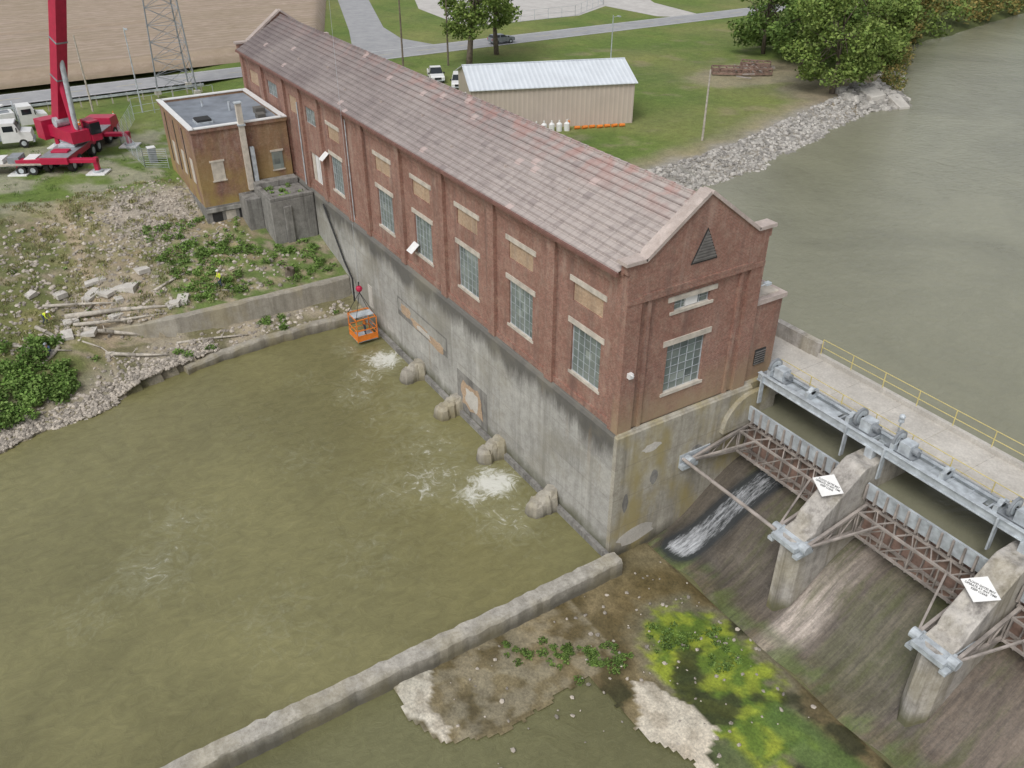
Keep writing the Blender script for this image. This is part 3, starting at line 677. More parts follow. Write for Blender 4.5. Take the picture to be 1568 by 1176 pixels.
for gi in range(4):
    xa,xb=edges[gi*2]+.06,edges[gi*2+1]-.06
    g=MB('tainter_gate_%d'%gi,[M['rust'],M['steel'],M['rustgrey']],DM)
    cy,cz,R=5.7,5.6,5.1; a0,a1=math.radians(-19),math.radians(22); NS=8
    arc=lambda a,r=R:(cy+r*math.cos(a),cz+r*math.sin(a))
    for i in range(NS):
        p0,p1=arc(a0+(a1-a0)*i/NS),arc(a0+(a1-a0)*(i+1)/NS); q0,q1=arc(a0+(a1-a0)*i/NS,R+.06),arc(a0+(a1-a0)*(i+1)/NS,R+.06)
        g.prism([p0,q0,q1,p1],'x',xa,xb,0)
    nr=int((xb-xa)/.62)
    for k in range(nr+1):
        x=xa+.06+(xb-xa-.12)*k/nr
        for i in range(3):
            p0,p1=arc(a0+(a1-a0)*i/3,R-.005),arc(a0+(a1-a0)*(i+1)/3,R-.005);q0,q1=arc(a0+(a1-a0)*i/3,R-.18),arc(a0+(a1-a0)*(i+1)/3,R-.18)
            g.prism([p0,q0,q1,p1],'x',x-.035,x+.035,2)
    pt=arc(a1); g.prism([(pt[0]-.12,pt[1]-.5),(pt[0]+.02,pt[1]-.5),(pt[0]-.05,pt[1]+.55),(pt[0]-.19,pt[1]+.55)],'x',xa,xb,1)
    for k in range(nr+1):
        x=xa+.06+(xb-xa-.12)*k/nr; g.prism([(pt[0]-.34,pt[1]-.5),(pt[0]-.13,pt[1]-.5),(pt[0]-.2,pt[1]+.5),(pt[0]-.3,pt[1]+.5)],'x',x-.05,x+.05,2)
    for a in(math.radians(-11),math.radians(11)):
        i_=arc(a,R-.2);o=arc(a,R-1.05)
        g.beam((xa,i_[0],i_[1]),(xb,i_[0],i_[1]),.14,.16,2); g.beam((xa+.3,o[0],o[1]),(xb-.3,o[0],o[1]),.12,.14,2)
        n_=6
        for k in range(n_):
            x0=xa+.3+(xb-xa-.6)*k/n_;x1=xa+.3+(xb-xa-.6)*(k+1)/n_; xm=(x0+x1)/2
            g.beam((x0,o[0],o[1]),(xm,i_[0],i_[1]),.07,.07,2);g.beam((xm,i_[0],i_[1]),(x1,o[0],o[1]),.07,.07,2)
    for k in range(5):
        x=xa+.35+(xb-xa-.7)*k/4; o1,o2=arc(math.radians(-11),R-1.05),arc(math.radians(11),R-1.05); g.beam((x,o1[0],o1[1]),(x,o2[0],o2[1]),.08,.08,2)
        if k<4:
            x2=xa+.35+(xb-xa-.7)*(k+1)/4; g.beam((x,o1[0],o1[1]),(x2,o2[0],o2[1]),.06,.06,2)
    for x,sx in((xa+.2,.9),(xb-.2,-.9)):
        T=(x,cy-.1,cz)
        for a in(math.radians(-11),math.radians(11)):
            e=arc(a,R-.3); g.beam(T,(x,e[0],e[1]),.17,.2,2)
        u0=arc(math.radians(-11),R-.3);u1=arc(math.radians(11),R-.3)
        for k in(.35,.6,.85):
            A=(x,T[1]+(u0[0]-T[1])*k,T[2]+(u0[1]-T[2])*k);B=(x,T[1]+(u1[0]-T[1])*k,T[2]+(u1[1]-T[2])*k); g.beam(A,B,.08,.08,2)
            k2=k-.25; C_=(x,T[1]+(u0[0]-T[1])*k2,T[2]+(u0[1]-T[2])*k2); g.beam(C_,B,.07,.07,2)
        g.beam(T,(x+sx*1.6,arc(math.radians(11),R-1.05)[0],arc(math.radians(11),R-1.05)[1]),.11,.11,2)
        g.cyl((x-.25,cy-.1,cz),(x+.25,cy-.1,cz),.3,n=12,m=1)
    g.done()
b=MB('trunnion_brackets',[M['steel'],M['rustgrey']],DM)
for(x0,x1) in piers:
    b.box(x0-.3,x1+.3,5.5,6.0,5.25,5.75,0); b.box(x0-.12,x1+.12,4.95,5.5,5.4,5.7,0)
    b.box(x0-.35,x0,5.0,6.3,5.05,5.25,0); b.box(x1,x1+.35,5.0,6.3,5.05,5.25,0)
    b.box(x0-.06,x0-.0,6.0,7.6,5.35,5.65,0); b.box(x1,x1+.06,6.0,7.6,5.35,5.65,0)
b.box(.22,.6,5.0,6.3,5.05,5.35,0); b.box(.22,.3,5.0,7.5,5.35,6.0,0)
b.cyl((.3,5.25,5.7),(8.,5.25,5.75),.11,n=10,m=1)
b.done()
def sign(x,y,z):
    s=empty('warning_sign',(x,y,z)); s.rotation_euler=(math.radians(50),0,math.radians(12)); s.scale=(.82,.82,.82)
    m=MB('diamond_plate',[M['white'],M['steel']],s); m.add([(-1.15,0,0),(0,-.85,0),(1.15,0,0),(0,.85,0),(-1.15,0,-.03),(0,-.85,-.03),(1.15,0,-.03),(0,.85,-.03)],[(0,1,2,3),(7,6,5,4),(0,4,5,1),(1,5,6,2),(2,6,7,3),(3,7,4,0)],0)
    m.box(-.04,.04,-.6,.6,-.09,-.031,1); m.beam((0,.1,-.09),(0,.0,-1.0),.07,m=1); m.beam((0,-.5,-.09),(0,-.2,-1.0),.07,m=1); m.done()
    cu=D.curves.new('sign_text','FONT'); cu.body='FLOOD GATES MAY\nOPERATE AT ANY TIME\nKEEP CLEAR'; cu.size=.17; cu.align_x='CENTER'; cu.align_y='CENTER'; cu.extrude=.002; cu.offset=.004; cu.materials.append(M['black'])
    t_=D.objects.new('lettering',cu); t_.location=(0,0,.006); link(t_,s)
sign(8.75,7.9,8.3); sign(17.85,7.9,8.3)
lp=MB('walkway_lamp_post',[M['steel'],M['white']],None); lp.cyl((8.9,13.0,9.6),(8.9,13.0,11.0),.05,m=0); lp.ball((8.9,13,11.1),.18,m=0); lp.cyl((8.9,13,10.8),(8.9,13,11.0),.18,.12,m=0); lp.done()
# ------------------------------------------------------------------ apron
st=.2; ax=[.2+st*i for i in range(int((24.6-.2)/st))]; ay=[-16.4+st*i for i in range(int(20.0/st))]
def inpoly(x,y,P):
    r_=False;j=len(P)-1
    for i in range(len(P)):
        if (P[i][1]>y)!=(P[j][1]>y) and x<(P[j][0]-P[i][0])*(y-P[i][1])/(P[j][1]-P[i][1])+P[i][0]: r_=not r_
        j=i
    return r_
POLY=[(.0,4.2),(.0,.1),(1.5,.1),(1.5,-15.6),(3.8,-16.),(6.4,-15),(7.3,-12.2),(7.,-9),(6.7,-6.4),(11.5,-6.3),(13.5,-5.2),(17,-5.6),(24.5,-5),(24.5,4.2)]
S1=[(1.5,-15.6),(3.8,-15.9),(6.3,-15),(5.6,-14.4),(4.,-14.8),(2.8,-13.9),(1.8,-13.6)]
S2=[(8.2,-4.8),(9.0,-3.9),(11.3,-2.8),(13.0,-2.9),(13.6,-4.2),(14.8,-4.6),(14,-5.8),(11.4,-6.3),(10.,-5.6)]
def acol(x,y):
    a=n3(x,y,.3,21)*.5+.5;bq=n3(x,y,.9,22)*.5+.5; jx,jy=x+.45*n3(x,y,.5,31),y+.45*n3(x,y,.5,32)
    c_=mixc((.25,.21,.125),(.14,.115,.06),ss(.35,.65,a)); z=-.24
    if x<7 and y<-4: c_=mixc(c_,(.36,.33,.25),.6*ss(.35,.6,bq))
    q=math.hypot((x-5.2)/3.6,(y-.5)/3.8); c_=mixc(c_,(.15,.11,.045),.6*ss(1.2,.6,q))
    q=min(math.hypot((jx-9.7)/4.2,(jy+.2)/2.8),math.hypot((jx-13)/3.6,(jy+.9)/2.3))
    c_=mixc(c_,(.22,.21,.15),.7*ss(1.5,1.1,q+.4*(bq-.5)))
    g=ss(1.12,.85,q+.7*(bq-.5)); c_=mixc(c_,mixc((.31,.38,.05),(.13,.21,.035),ss(.38,.58,bq)),g)
    if g>.5: z+=.06*bq
    q=math.hypot((jx-17.5)/4.8,(jy-.6)/1.6); c_=mixc(c_,(.11,.19,.05),.85*ss(1.1,.7,q+.6*(a-.5)))
    q=math.hypot((jx-15.5)/3,(jy+3.8)/1.3); c_=mixc(c_,(.09,.14,.05),.8*ss(1.1,.7,q+.6*(a-.5)))
    c_=mixc(c_,(.045,.05,.025),ss(.58,.66,a)*.85*ss(6,9,x))
    if inpoly(jx,jy,S1) or inpoly(jx,jy,S2):
        c_=mixc((.68,.64,.56),(.50,.46,.39),ss(.5,.65,bq)); z=-.15
    z-=.6*ss(2.8,4.0,y)
    return c_,z+.02*bq
vs=[];cols=[]
for x in ax:
    for y in ay:
        c_,z=acol(x,y); vs.append((x,y,z)); cols+=list(c_)+[1]
n=len(ay); fs=[]
for i in range(len(ax)-1):
    for j in range(n-1):
        x,y=ax[i]+st/2,ay[j]+st/2
        if inpoly(x+.25*n3(x,y,.9,40),y+.25*n3(x,y,.9,41),POLY): fs.append((i*n+j,(i+1)*n+j,(i+1)*n+j+1,i*n+j+1))
mesh_obj('spillway_apron',vs,fs,M['apron'],cols)
# ------------------------------------------------------------------ foliage helper
def leaves(name,centers,rad,per,size,mat,parent=None,flat=.8,up=0.):
    A=[]
    for (x,y,z,r_) in centers:
        n=max(4,int(per*(r_/rad)**2)); d=rng.normal(size=(n,3)); d/=np.linalg.norm(d,axis=1)[:,None]; rr=r_*(rng.random(n)**.45)[:,None]
        p=d*rr; p[:,2]*=flat; A.append(p+np.array([x,y,z]))
    C=np.vstack(A); n=len(C); a=rng.normal(size=(n,3));a[:,2]*=.6
    if up: a=a*np.array([.35,.35,0])+np.array([0,0,1.])
    a/=np.linalg.norm(a,axis=1)[:,None]
    b_=np.cross(a,rng.normal(size=(n,3)));b_/=np.linalg.norm(b_,axis=1)[:,None]
    s=(size*(.6+.8*rng.random(n)))[:,None]; w=.28 if not up else .12
    V=np.stack([C-a*s*.5,C+b_*s*w,C+a*s*.5,C-b_*s*w],1).reshape(-1,3)
    me=D.meshes.new(name); me.vertices.add(n*4); me.vertices.foreach_set('co',V.ravel()); me.loops.add(n*4); me.loops.foreach_set('vertex_index',np.arange(n*4)); me.polygons.add(n); me.polygons.foreach_set('loop_start',np.arange(n)*4)
    try: me.polygons.foreach_set('loop_total',np.full(n,4))
    except Exception: pass
    me.materials.append(mat); me.update(calc_edges=True); me.validate()
    return link(D.objects.new(name,me),parent)
def tree(name,x,y,z,h,cr,mat,nc=34,per=170,size=.5,low=.3,lean=(0,0),seed=1):
    random.seed(seed); T=empty(name,(0,0,0)); m=MB('trunk_and_limbs',M['bark'],T)
    top=Vector((x+lean[0],y+lean[1],z+h*.62)); base=Vector((x,y,z-.3)); r0=h*.022
    mid=base.lerp(top,.45)+Vector((random.uniform(-.3,.3),random.uniform(-.3,.3),0))
    m.cyl(base,mid,r0*1.25,r0*.85);m.cyl(mid,top,r0*.85,r0*.4)
    cs=[]
    for i in range(nc):
        a=random.uniform(0,2*math.pi); e=random.uniform(-.95,1.); rr=cr*random.uniform(.5,1.)*math.sqrt(max(.15,1-e**2*.75))
        cz_=z+h*(low+(1-low)*.5)+e*h*(1-low)*.46
        cc=Vector((top.x+math.cos(a)*rr,top.y+math.sin(a)*rr,cz_)); r_=cr*random.uniform(.20,.36); cs.append((cc.x,cc.y,cc.z,r_))
        if i%2==0:
            st_=base.lerp(top,random.uniform(.45,.98)); m.cyl(st_,st_.lerp(cc,.55)+Vector((0,0,.3)),r0*.35,r0*.2,6);m.cyl(st_.lerp(cc,.55)+Vector((0,0,.3)),cc,r0*.2,r0*.06,5)
    m.done(smooth=True); leaves('foliage_crown',cs,cr*.28,per,size,mat,T)
tree('deciduous_tree',-91.3,41.5,8.8,20,6.2,M['leafw'],48,240,.5,.18,(0,1.5),3)
tree('deciduous_tree.001',-97,50,8.8,17,4.0,M['leafw'],24,200,.5,.25,(0,0),4)
tree('willow_tree',-49.8,76.5,8.8,14.5,7.0,M['leafw'],46,260,.5,.10,(-1,1),5)
tree('riverbank_tree',-63,85,8.8,13,7,M['leaf'],38,220,.55,.05,(0,0),6)
tree('riverbank_tree.001',-74,88,8.8,14,7,M['leaf'],38,200,.6,.05,(0,0),7)
tree('riverbank_tree.002',-58,93,8.6,13,6,M['leafw'],38,200,.55,.03,(0,0),8)
tree('riverbank_tree.003',-66,103,8.6,14,7,M['leafw'],38,190,.6,.03,(0,0),9)
tree('riverbank_tree.004',-82,104,8.8,15,8,M['leaf'],36,180,.65,.05,(0,0),10)
tree('riverbank_tree.005',-72,116,8.6,14,7,M['leafa'],38,170,.65,.02,(0,0),11)
random.seed(12)
for nm,mt,cnt in(('distant_riverside_trees',M['leafa'],150),('distant_riverside_trees.001',M['leafw'],110)):
    cs=[]
    for i in range(cnt):
        yy=random.uniform(112,250); d=random.uniform(0,15); xx=interp(yy,XU)-d; top=min(13,3+d*1.1); cs.append((xx,yy,7.8+random.uniform(.3,top),random.uniform(1.4,3.0)))
    leaves(nm,cs,2.4,140,.7,mt)
cs=[]
for i in range(70):
    yy=random.uniform(86,114); xx=interp(yy,XU)-random.uniform(.5,5); cs.append((xx,yy,8.0+random.uniform(0,1.6),random.uniform(.8,1.6)))
leaves('riverside_shrubs',cs,1.4,110,.4,M['leafa'])
def scat(name,n,xr,yr,fn,r,per,size,mat,up=0,dz=.2,seed=1,flat=.7):
    random.seed(seed); cs=[]
    while n>0:
        n-=1; x=random.uniform(*xr);y=random.uniform(*yr)
        if fn(x,y): cs.append((x,y,height(x,y)+dz*random.uniform(.2,1.2),r*random.uniform(.5,1.3)))
    if cs: return leaves(name,cs,r,per,size,mat,up=up,flat=flat)
inb=lambda x,y:not(x<-48 and y>-6.5) and not(-42.0<x<-40.4)
scat('bank_weeds',340,(-55,-42.2),(-15.5,-.8),lambda x,y:inb(x,y) and n3(x,y,.2,50)>-.22,.45,60,.22,M['weed'],dz=.25,seed=2)
scat('slope_weeds',170,(-61,-42),(-40,-14),lambda x,y:n3(x,y,.25,51)>.12,.35,45,.2,M['weed'],dz=.12,seed=3)
scat('dry_grass_tufts',1500,(-64,-42),(-40,-10),lambda x,y:n3(x,y,.3,52)>-.15,.45,30,.28,M['dry'],up=1,dz=.08,seed=4,flat=.3)
scat('shore_bushes',170,(-43,-34.5),(-35,-25.5),lambda x,y:x<interp(y,XS)-1.0 and n3(x,y,.25,53)>-.1,.7,150,.28,M['weed'],dz=.6,seed=5)
scat('terrace_weeds',70,(-40.3,-37),(-24,-1),lambda x,y:n3(x,y,.3,54)>.05,.38,60,.22,M['weed'],dz=.2,seed=6)
scat('yard_grass_tufts',420,(-92,-62),(-34,-10),lambda x,y:n3(x,y,.2,55)>0,.5,24,.22,M['weed'],up=1,dz=.05,seed=8,flat=.2)
random.seed(33); leaves('wall_top_weeds',[(random.uniform(-53.5,-48.6),random.uniform(-5.6,-1),random.choice((9.1,9.2)),random.uniform(.15,.4)) for _ in range(12)],.35,60,.2,M['weed'])
random.seed(31); cs=[]
for (x,y,r_,n_) in((4.9,-6.8,1.1,22),(6.6,-4.6,1.0,16),(3.4,-9.0,.8,8),(7.6,-.9,1.3,20),(5.7,-5.7,.6,8),(9.2,.9,1.4,14)):
    for k in range(n_): cs.append((x+random.gauss(0,r_*.55),y+random.gauss(0,r_*.55),-.14,random.uniform(.16,.38)))
leaves('aquatic_plants',cs,.35,80,.15,M['leaf'],flat=.35)
# ------------------------------------------------------------------ rocks
ph=(1+5**.5)/2
ICO=np.array([(-1,ph,0),(1,ph,0),(-1,-ph,0),(1,-ph,0),(0,-1,ph),(0,1,ph),(0,-1,-ph),(0,1,-ph),(ph,0,-1),(ph,0,1),(-ph,0,-1),(-ph,0,1)])/1.9
IF=np.array([(0,11,5),(0,5,1),(0,1,7),(0,7,10),(0,10,11),(1,5,9),(5,11,4),(11,10,2),(10,7,6),(7,1,8),(3,9,4),(3,4,2),(3,2,6),(3,6,8),(3,8,9),(4,9,5),(2,4,11),(6,2,10),(8,6,7),(9,8,1)])
def rocks(name,P,mat):
    vs=[];fs=[]
    for i,(x,y,z,s) in enumerate(P):
        v=ICO*(1+rng.normal(0,.16,(12,1)))*np.array([s,s*rng.uniform(.6,1),s*rng.uniform(.45,.8)])
        a=rng.uniform(0,6.28); c_,s_=math.cos(a),math.sin(a); v=v@np.array([[c_,s_,0],[-s_,c_,0],[0,0,1]])
        vs.append(v+np.array([x,y,z])); fs.append(IF+12*i)
    V=np.vstack(vs);Fc=np.vstack(fs); me=D.meshes.new(name); me.from_pydata(V.tolist(),[],Fc.tolist()); me.materials.append(mat); me.update(); return link(D.objects.new(name,me))
random.seed(5); P=[]
for i in range(5200):
    y=random.uniform(14,104) if i%3 else random.uniform(30,84); d=random.uniform(-1.0,4.8); x=interp(y,XU)-d; P.append((x,y,height(x,y)+.02,random.choice((.15,.2,.26,.36))*random.uniform(.7,1.2)))
for i in range(300):
    a=random.uniform(0,6.28);q=random.random()**.5; x,y=-47+4*q*math.cos(a),82+6*q*math.sin(a); P.append((x,y,height(x,y)+.15,random.uniform(.3,.9)))
rocks('riprap_shoreline',P,M['rock'])
P=[]
for i in range(3200):
    y=random.uniform(-38,-14); d=abs(random.gauss(0,1.3))-.4; x=interp(y,XS)-d; P.append((x,y,height(x,y)+.02,random.uniform(.06,.24)))
for i in range(1300):
    x=random.gauss(-57,4);y=random.gauss(-14,3); 
    if x>-64 and y<-8 : P.append((x,y,height(x,y),random.uniform(.06,.22)))
for i in range(1700):
    x=random.uniform(-60,-42);y=random.uniform(-34,-3); 
    if inb(x,y): P.append((x,y,height(x,y),random.uniform(.06,.28)))
for i in range(450):
    x=random.uniform(-40.4,-36);y=random.uniform(-24,-1); P.append((x,y,height(x,y),random.uniform(.06,.28)))
rocks('bank_stones',P,M['rock2'])
random.seed(61); rocks('apron_stones',[(random.uniform(1.9,15),random.uniform(-6,3) if random.random()<.7 else random.uniform(-14,-6),-.2,random.uniform(.04,.16)) for _ in range(160)],M['rock2'])
random.seed(62); b=MB('broken_concrete_slabs',M['conc_pale'])
for i in range(16):
    x,y=random.uniform(-50,-42.5),random.uniform(-27,-15); z=height(x,y); a=random.uniform(0,3.1); l_,w_=random.uniform(.4,1.1),random.uniform(.3,.7)
    c_,s_=math.cos(a),math.sin(a); Q=lambda u,v,h:(x+u*c_-v*s_,y+u*s_+v*c_,z+h); t0=random.uniform(0,.3)
    b.hexa([Q(-l_,-w_,-.1),Q(l_,-w_*.8,-.1),Q(l_*.8,w_,-.1),Q(-l_*.9,w_*.9,-.1)],[Q(-l_,-w_,.15),Q(l_,-w_*.8,.15+t0),Q(l_*.8,w_,.15+t0),Q(-l_*.9,w_*.9,.15)])
b.done()
b=MB('broken_concrete_outfall',M['conc_pale']); b.hexa([(-45.5,83,7.4),(-42.5,82.2,6.9),(-42.2,84,6.9),(-45.3,85.2,7.4)],[(-45.5,83,8.6),(-42.6,82.2,7.6),(-42.3,84,7.6),(-45.3,85.2,8.6)]); b.hexa([(-48,80,8),(-45.5,79.6,7.8),(-45.2,82.3,7.7),(-47.8,82.7,8.)],[(-48,80,9.2),(-45.5,79.6,8.7),(-45.2,82.3,8.8),(-47.8,82.7,9.4)]); b.done(bevel=.08)
random.seed(44); b=MB('driftwood_logs',M['wood'])
for (x0,y0,x1,y1,r_) in((-45.6,-24.6,-42.6,-15.9,.24),(-44.2,-24.2,-42.1,-17.2,.17),(-43.2,-23.6,-41.8,-18.6,.2),(-47.3,-26,-45.2,-20.2,.15),(-40.2,-22.6,-38.2,-18.,.17),(-44.8,-27,-42.0,-25.5,.18),(-43,-29,-41,-25.,.12),(-45.4,-17,-47.0,-13.5,.14),(-39.8,-17,-38.6,-11,.12),(-41.8,-25.8,-40.2,-27.6,.16),(-43.6,-13.5,-42.6,-9.5,.1),(-46.5,-22,-43.4,-25.6,.1),(-48,-19,-44.5,-21.5,.09),(-42,-24,-39.5,-22,.08)):
    z0,z1=height(x0,y0)+r_*.7,height(x1,y1)+r_*.7; zm=max((z0+z1)/2,height((x0+x1)/2,(y0+y1)/2)+r_*.8); mx,my=(x0+x1)/2+random.uniform(-.3,.3),(y0+y1)/2+random.uniform(-.3,.3)
    b.cyl((x0,y0,z0),(mx,my,zm),r_,r_*.8,9); b.cyl((mx,my,zm),(x1,y1,z1),r_*.8,r_*.4,9)
    for k in range(2):
        q=random.uniform(.3,.8); px,py,pz=x0+(x1-x0)*q,y0+(y1-y0)*q,z0+(z1-z0)*q; b.cyl((px,py,pz),(px+random.uniform(-1,1),py+random.uniform(-1,1),pz+random.uniform(.2,.6)),r_*.4,r_*.1,6)
b.done(smooth=True)
b=MB('tree_stump',M['bark']); b.cyl((-43.3,-5.2,3.2),(-43.2,-5.1,4.3),.55,.4,10); b.cyl((-43.2,-5.1,4.0),(-42.6,-5.6,4.7),.2,.1,7); b.cyl((-43.3,-5.2,3.4),(-44.2,-4.5,3.3),.2,.1,7); b.done()
# ------------------------------------------------------------------ roads etc
t=NT('asphalt'); M['asph']=t.out(t.ramp(t.noise(.6,7,rough=.7),[(.3,(.27,.275,.285)),(.7,(.37,.37,.375))]),.9)
t=NT('gravel'); M['gravel']=t.out(t.ramp(t.noise(.5,8,rough=.75),[(.3,(.40,.38,.36)),(.7,(.56,.54,.51))]),.95)
def sheet(name,pts,z,mat):
    m=MB(name,mat); m.quad([(p_[0],p_[1],z) for p_ in pts]); return m.done()
sheet('road',[(-110,-400),(-103,-400),(-103,500),(-110,500)],8.83,M['asph'])
sheet('side_road',[(-109.9,22),(-109.9,45),(-118,42.5),(-130,44.5),(-166,57),(-260,91),(-262,84),(-168,50.5),(-130,37.5),(-118,33)],8.826,M['asph'])
m=MB('road_markings',[M['white'],M['yellow']]); m.box(-103.5,-103.4,-400,500,8.834,8.838,0); m.box(-109.62,-109.52,-400,500,8.834,8.838,0)
for i in range(80): m.box(-106.55,-106.47,-200+i*8,-196.5+i*8,8.834,8.838,1)
m.done()
sheet('gravel_lot',[(-122,58),(-121,84),(-128,96),(-112,97),(-110.05,99),(-110.05,106),(-126,108),(-170,130),(-200,110),(-170,70),(-146,60)],8.82,M['gravel'])
def cornmat():
    t=NT('ripe_corn'); x,y,z=t.sep(); n=t.noise(.03,6,dist=.5); n2=t.noise(1.,8,co=t.mapping((2.2,.5,1)),rough=.8); n4=t.noise(1.,5,co=t.mapping((.5,.012,1)))
    c=t.ramp(n2,[(.32,(.29,.22,.16)),(.68,(.49,.39,.31))]); c=t.mix(t.ramp(n,[(.4,0.),(.65,.45)]),c,(.50,.39,.33))
    c=t.mix(t.ramp(n4,[(.42,0.),(.62,.5)]),c,(.31,.25,.165))
    rw=t.math('SINE',t.math('MULTIPLY',x,2*math.pi/2.3)); c=t.mix(t.ramp(rw,[(.0,.28),(.5,0.)]),c,(.20,.16,.10)); t.bump(n2,.6,.4)
    return t.out(c,.95)
M['corn']=cornmat()
EDGE=lambda x:26+(-113.5-x)*.40
cx=[-113.5-1.*i for i in range(130)]
vs=[];fs=[];nyc=160; random.seed(3)
for i,x in enumerate(cx):
    e=EDGE(x)
    for j in range(nyc):
        y=-170+(e+170)*j/(nyc-1); gap=1 if not(-147.5<x<-146 and y<4) else 0.4
        zz=8.8 if (i==0 or j==nyc-1) else 8.8+gap*(2.1+random.uniform(-.12,.12)); vs.append((x,y,zz))
for i in range(len(cx)-1):
    for j in range(nyc-1): fs.append((i*nyc+j,(i+1)*nyc+j,(i+1)*nyc+j+1,i*nyc+j+1))
mesh_obj('corn_field',vs,fs,M['corn'],smooth=True)
# ------------------------------------------------------------------ metal shed
SH=empty('metal_shed',(-59.6,24.2,8.8),math.atan2(.936,.347))
def corr(name,c1,c2,pitch):
    t=NT(name); x,y,z=t.sep(); w=t.math('SINE',t.math('MULTIPLY',x,2*math.pi/pitch)); c=t.mix(t.ramp(w,[(.0,0.),(.8,1.)]),c1,c2); c=t.mix(t.ramp(t.noise(.4,5),[(.4,0.),(.7,.25)]),c,[k*.7 for k in c1]); t.bump(w,.4,.04); return t.out(c,.5,.1)
M['shedw']=corr('beige_metal_cladding',(.54,.46,.40),(.64,.55,.48),.6); M['shedr']=corr('white_metal_roof',(.66,.70,.74),(.74,.78,.82),.6)
m=MB('cladding',[M['shedw'],M['white'],M['lintel']],SH)
LL,WW=20.2,10.8
m.box(0,LL,0,WW,0,4.85,0); m.prism([(0,4.85),(WW,4.85),(WW/2,6.45)],'x',.01,LL-.01,0)
m.box(-.05,.0,2.,5.,0,3.6,1); m.box(-.1,LL+.1,-.06,-.0,4.7,4.9,2); m.box(LL,LL+.05,3,4,0,2.1,2)
for k in range(34): m.box(k*.6,k*.6+.07,-.04,0,.05,4.7,0)
m.box(3.2,4.2,-.06,-.0,.05,2.1,1); m.done()
m=MB('ridged_roof',[M['shedr']],SH)
for s_ in(0,1):
    y0,y1=(-.3,WW/2) if s_==0 else (WW+.3,WW/2)
    m.add([(-.3,y0,4.82),(LL+.3,y0,4.82),(LL+.3,y1,6.55),(-.3,y1,6.55),(-.3,y0,4.9),(LL+.3,y0,4.9),(LL+.3,y1,6.63),(-.3,y1,6.63)],[(0,1,2,3),(7,6,5,4),(0,4,5,1),(2,6,7,3),(1,5,6,2),(0,3,7,4)],0)
    for k in range(35): m.beam((-.2+k*.6,y0,4.93),(-.2+k*.6,y1,6.66),.05,.05,0)
m.box(-.3,LL+.3,WW/2-.15,WW/2+.15,6.62,6.7,0); m.done()
S=empty('stacked_supplies',(-59.6,24.2,8.8),math.atan2(.936,.347))
m=MB('white_drums',[M['white'],M['orange'],M['steel']],S)
for k in range(6): m.cyl((6.6+k*.95,-1.6,0),(6.6+k*.95,-1.6,.85),.36,n=12,m=0); m.cyl((6.6+k*.95,-1.6,.85),(6.6+k*.95,-1.6,1.05),.36,.12,n=12,m=0); m.cyl((6.6+k*.95,-1.6,1.05),(6.6+k*.95,-1.6,1.3),.1,n=8,m=0)
m.done()
b=MB('orange_boom_floats',[M['orange']],S)
for k in range(7): b.cyl((12.4+k*.95,-1.3-.12*(k%2),.2),(13.1+k*.95,-1.3+.08*(k%3),.2),.2,.18,n=10)
b.done(); b=MB('propane_cylinder',[M['orange'],M['steel']],S); b.cyl((11.6,-1.4,.0),(11.6,-1.4,1.0),.2); b.ball((11.6,-1.4,1.0),.2); b.cyl((11.6,-1.4,1.1),(11.6,-1.4,1.35),.06,m=1); b.done()
# ------------------------------------------------------------------ vehicles
def wheel(m,x,y,r,w,mt=2,mr=3): m.cyl((x,y-w/2,r),(x,y+w/2,r),r,n=18,m=mt); m.cyl((x,y-w/2-.015,r),(x,y+w/2+.015,r),r*.55,n=12,m=mr)
def pickup(name,loc,rz,paint,suv=False,Lc=5.4,H=1.85,Wd=1.95):
    E=empty(name,loc,rz); m=MB('body',[paint,M['cglass'],M['black'],M['steel'],M['red'],M['white']],E); h=Wd/2
    m.prism([(-Lc/2,.45),(-Lc/2+.1,.4),(Lc/2-.1,.4),(Lc/2,.55),(Lc/2-.02,.9),(Lc/2-.3,1.05),(Lc*.2,1.12),(-Lc/2,1.12)],'y',-h,h,0)
    xb=-Lc/2+.15 if suv else -.9
    m.hexa([(xb,-h+.05,1.12),(Lc*.2,-h+.05,1.12),(Lc*.2,h-.05,1.12),(xb,h-.05,1.12)],[(xb+.2,-h+.22,H),(Lc*.2-.75,-h+.22,H),(Lc*.2-.75,h-.22,H),(xb+.2,h-.22,H)],1)
    m.box(xb+.18,Lc*.2-.72,-h+.2,h-.2,H,H+.04,0)
    for x in(xb+.12,(xb+Lc*.2)/2-.1): 
        for s_ in(-1,1): m.beam((x,s_*(h-.06),1.12),(x+.1,s_*(h-.215),H),.12,.04,0)
    if not suv: m.box(-Lc/2+.1,xb-.05,-h+.15,h-.15,1.121,1.125,2)
    for x in(-Lc*.3,Lc*.31):
        for s_ in(-1,1): wheel(m,x,s_*(h-.12),.38,.26)
    for s_ in(-1,1): m.box(Lc/2-.06,Lc/2+.02,s_*(h-.3)-.2,s_*(h-.3)+.2,.75,.92,5); m.box(-Lc/2-.02,-Lc/2+.02,s_*(h-.12)-.08,s_*(h-.12)+.08,.7,1.05,4); m.box(Lc*.17,Lc*.2+.1,s_*(h+.12)-.1,s_*(h+.12)+.1,1.1,1.3,2)
    m.box(Lc/2-.03,Lc/2+.03,-.5,.5,.6,.9,2); m.box(Lc/2-.05,Lc/2+.08,-h+.05,h-.05,.42,.58,3); m.done(bevel=.04); return E
pickup('parked_pickup_truck',(-86.1,33.0,8.8),math.radians(-20),M['white'])
pickup('sedan_car',(-104.6,55.5,8.84),math.radians(90),M['grey'],True,4.6,1.5,1.8)
pickup('parked_suv',(-80.5,33.8,8.8),math.radians(-30),M['white'],True,4.8,1.75)
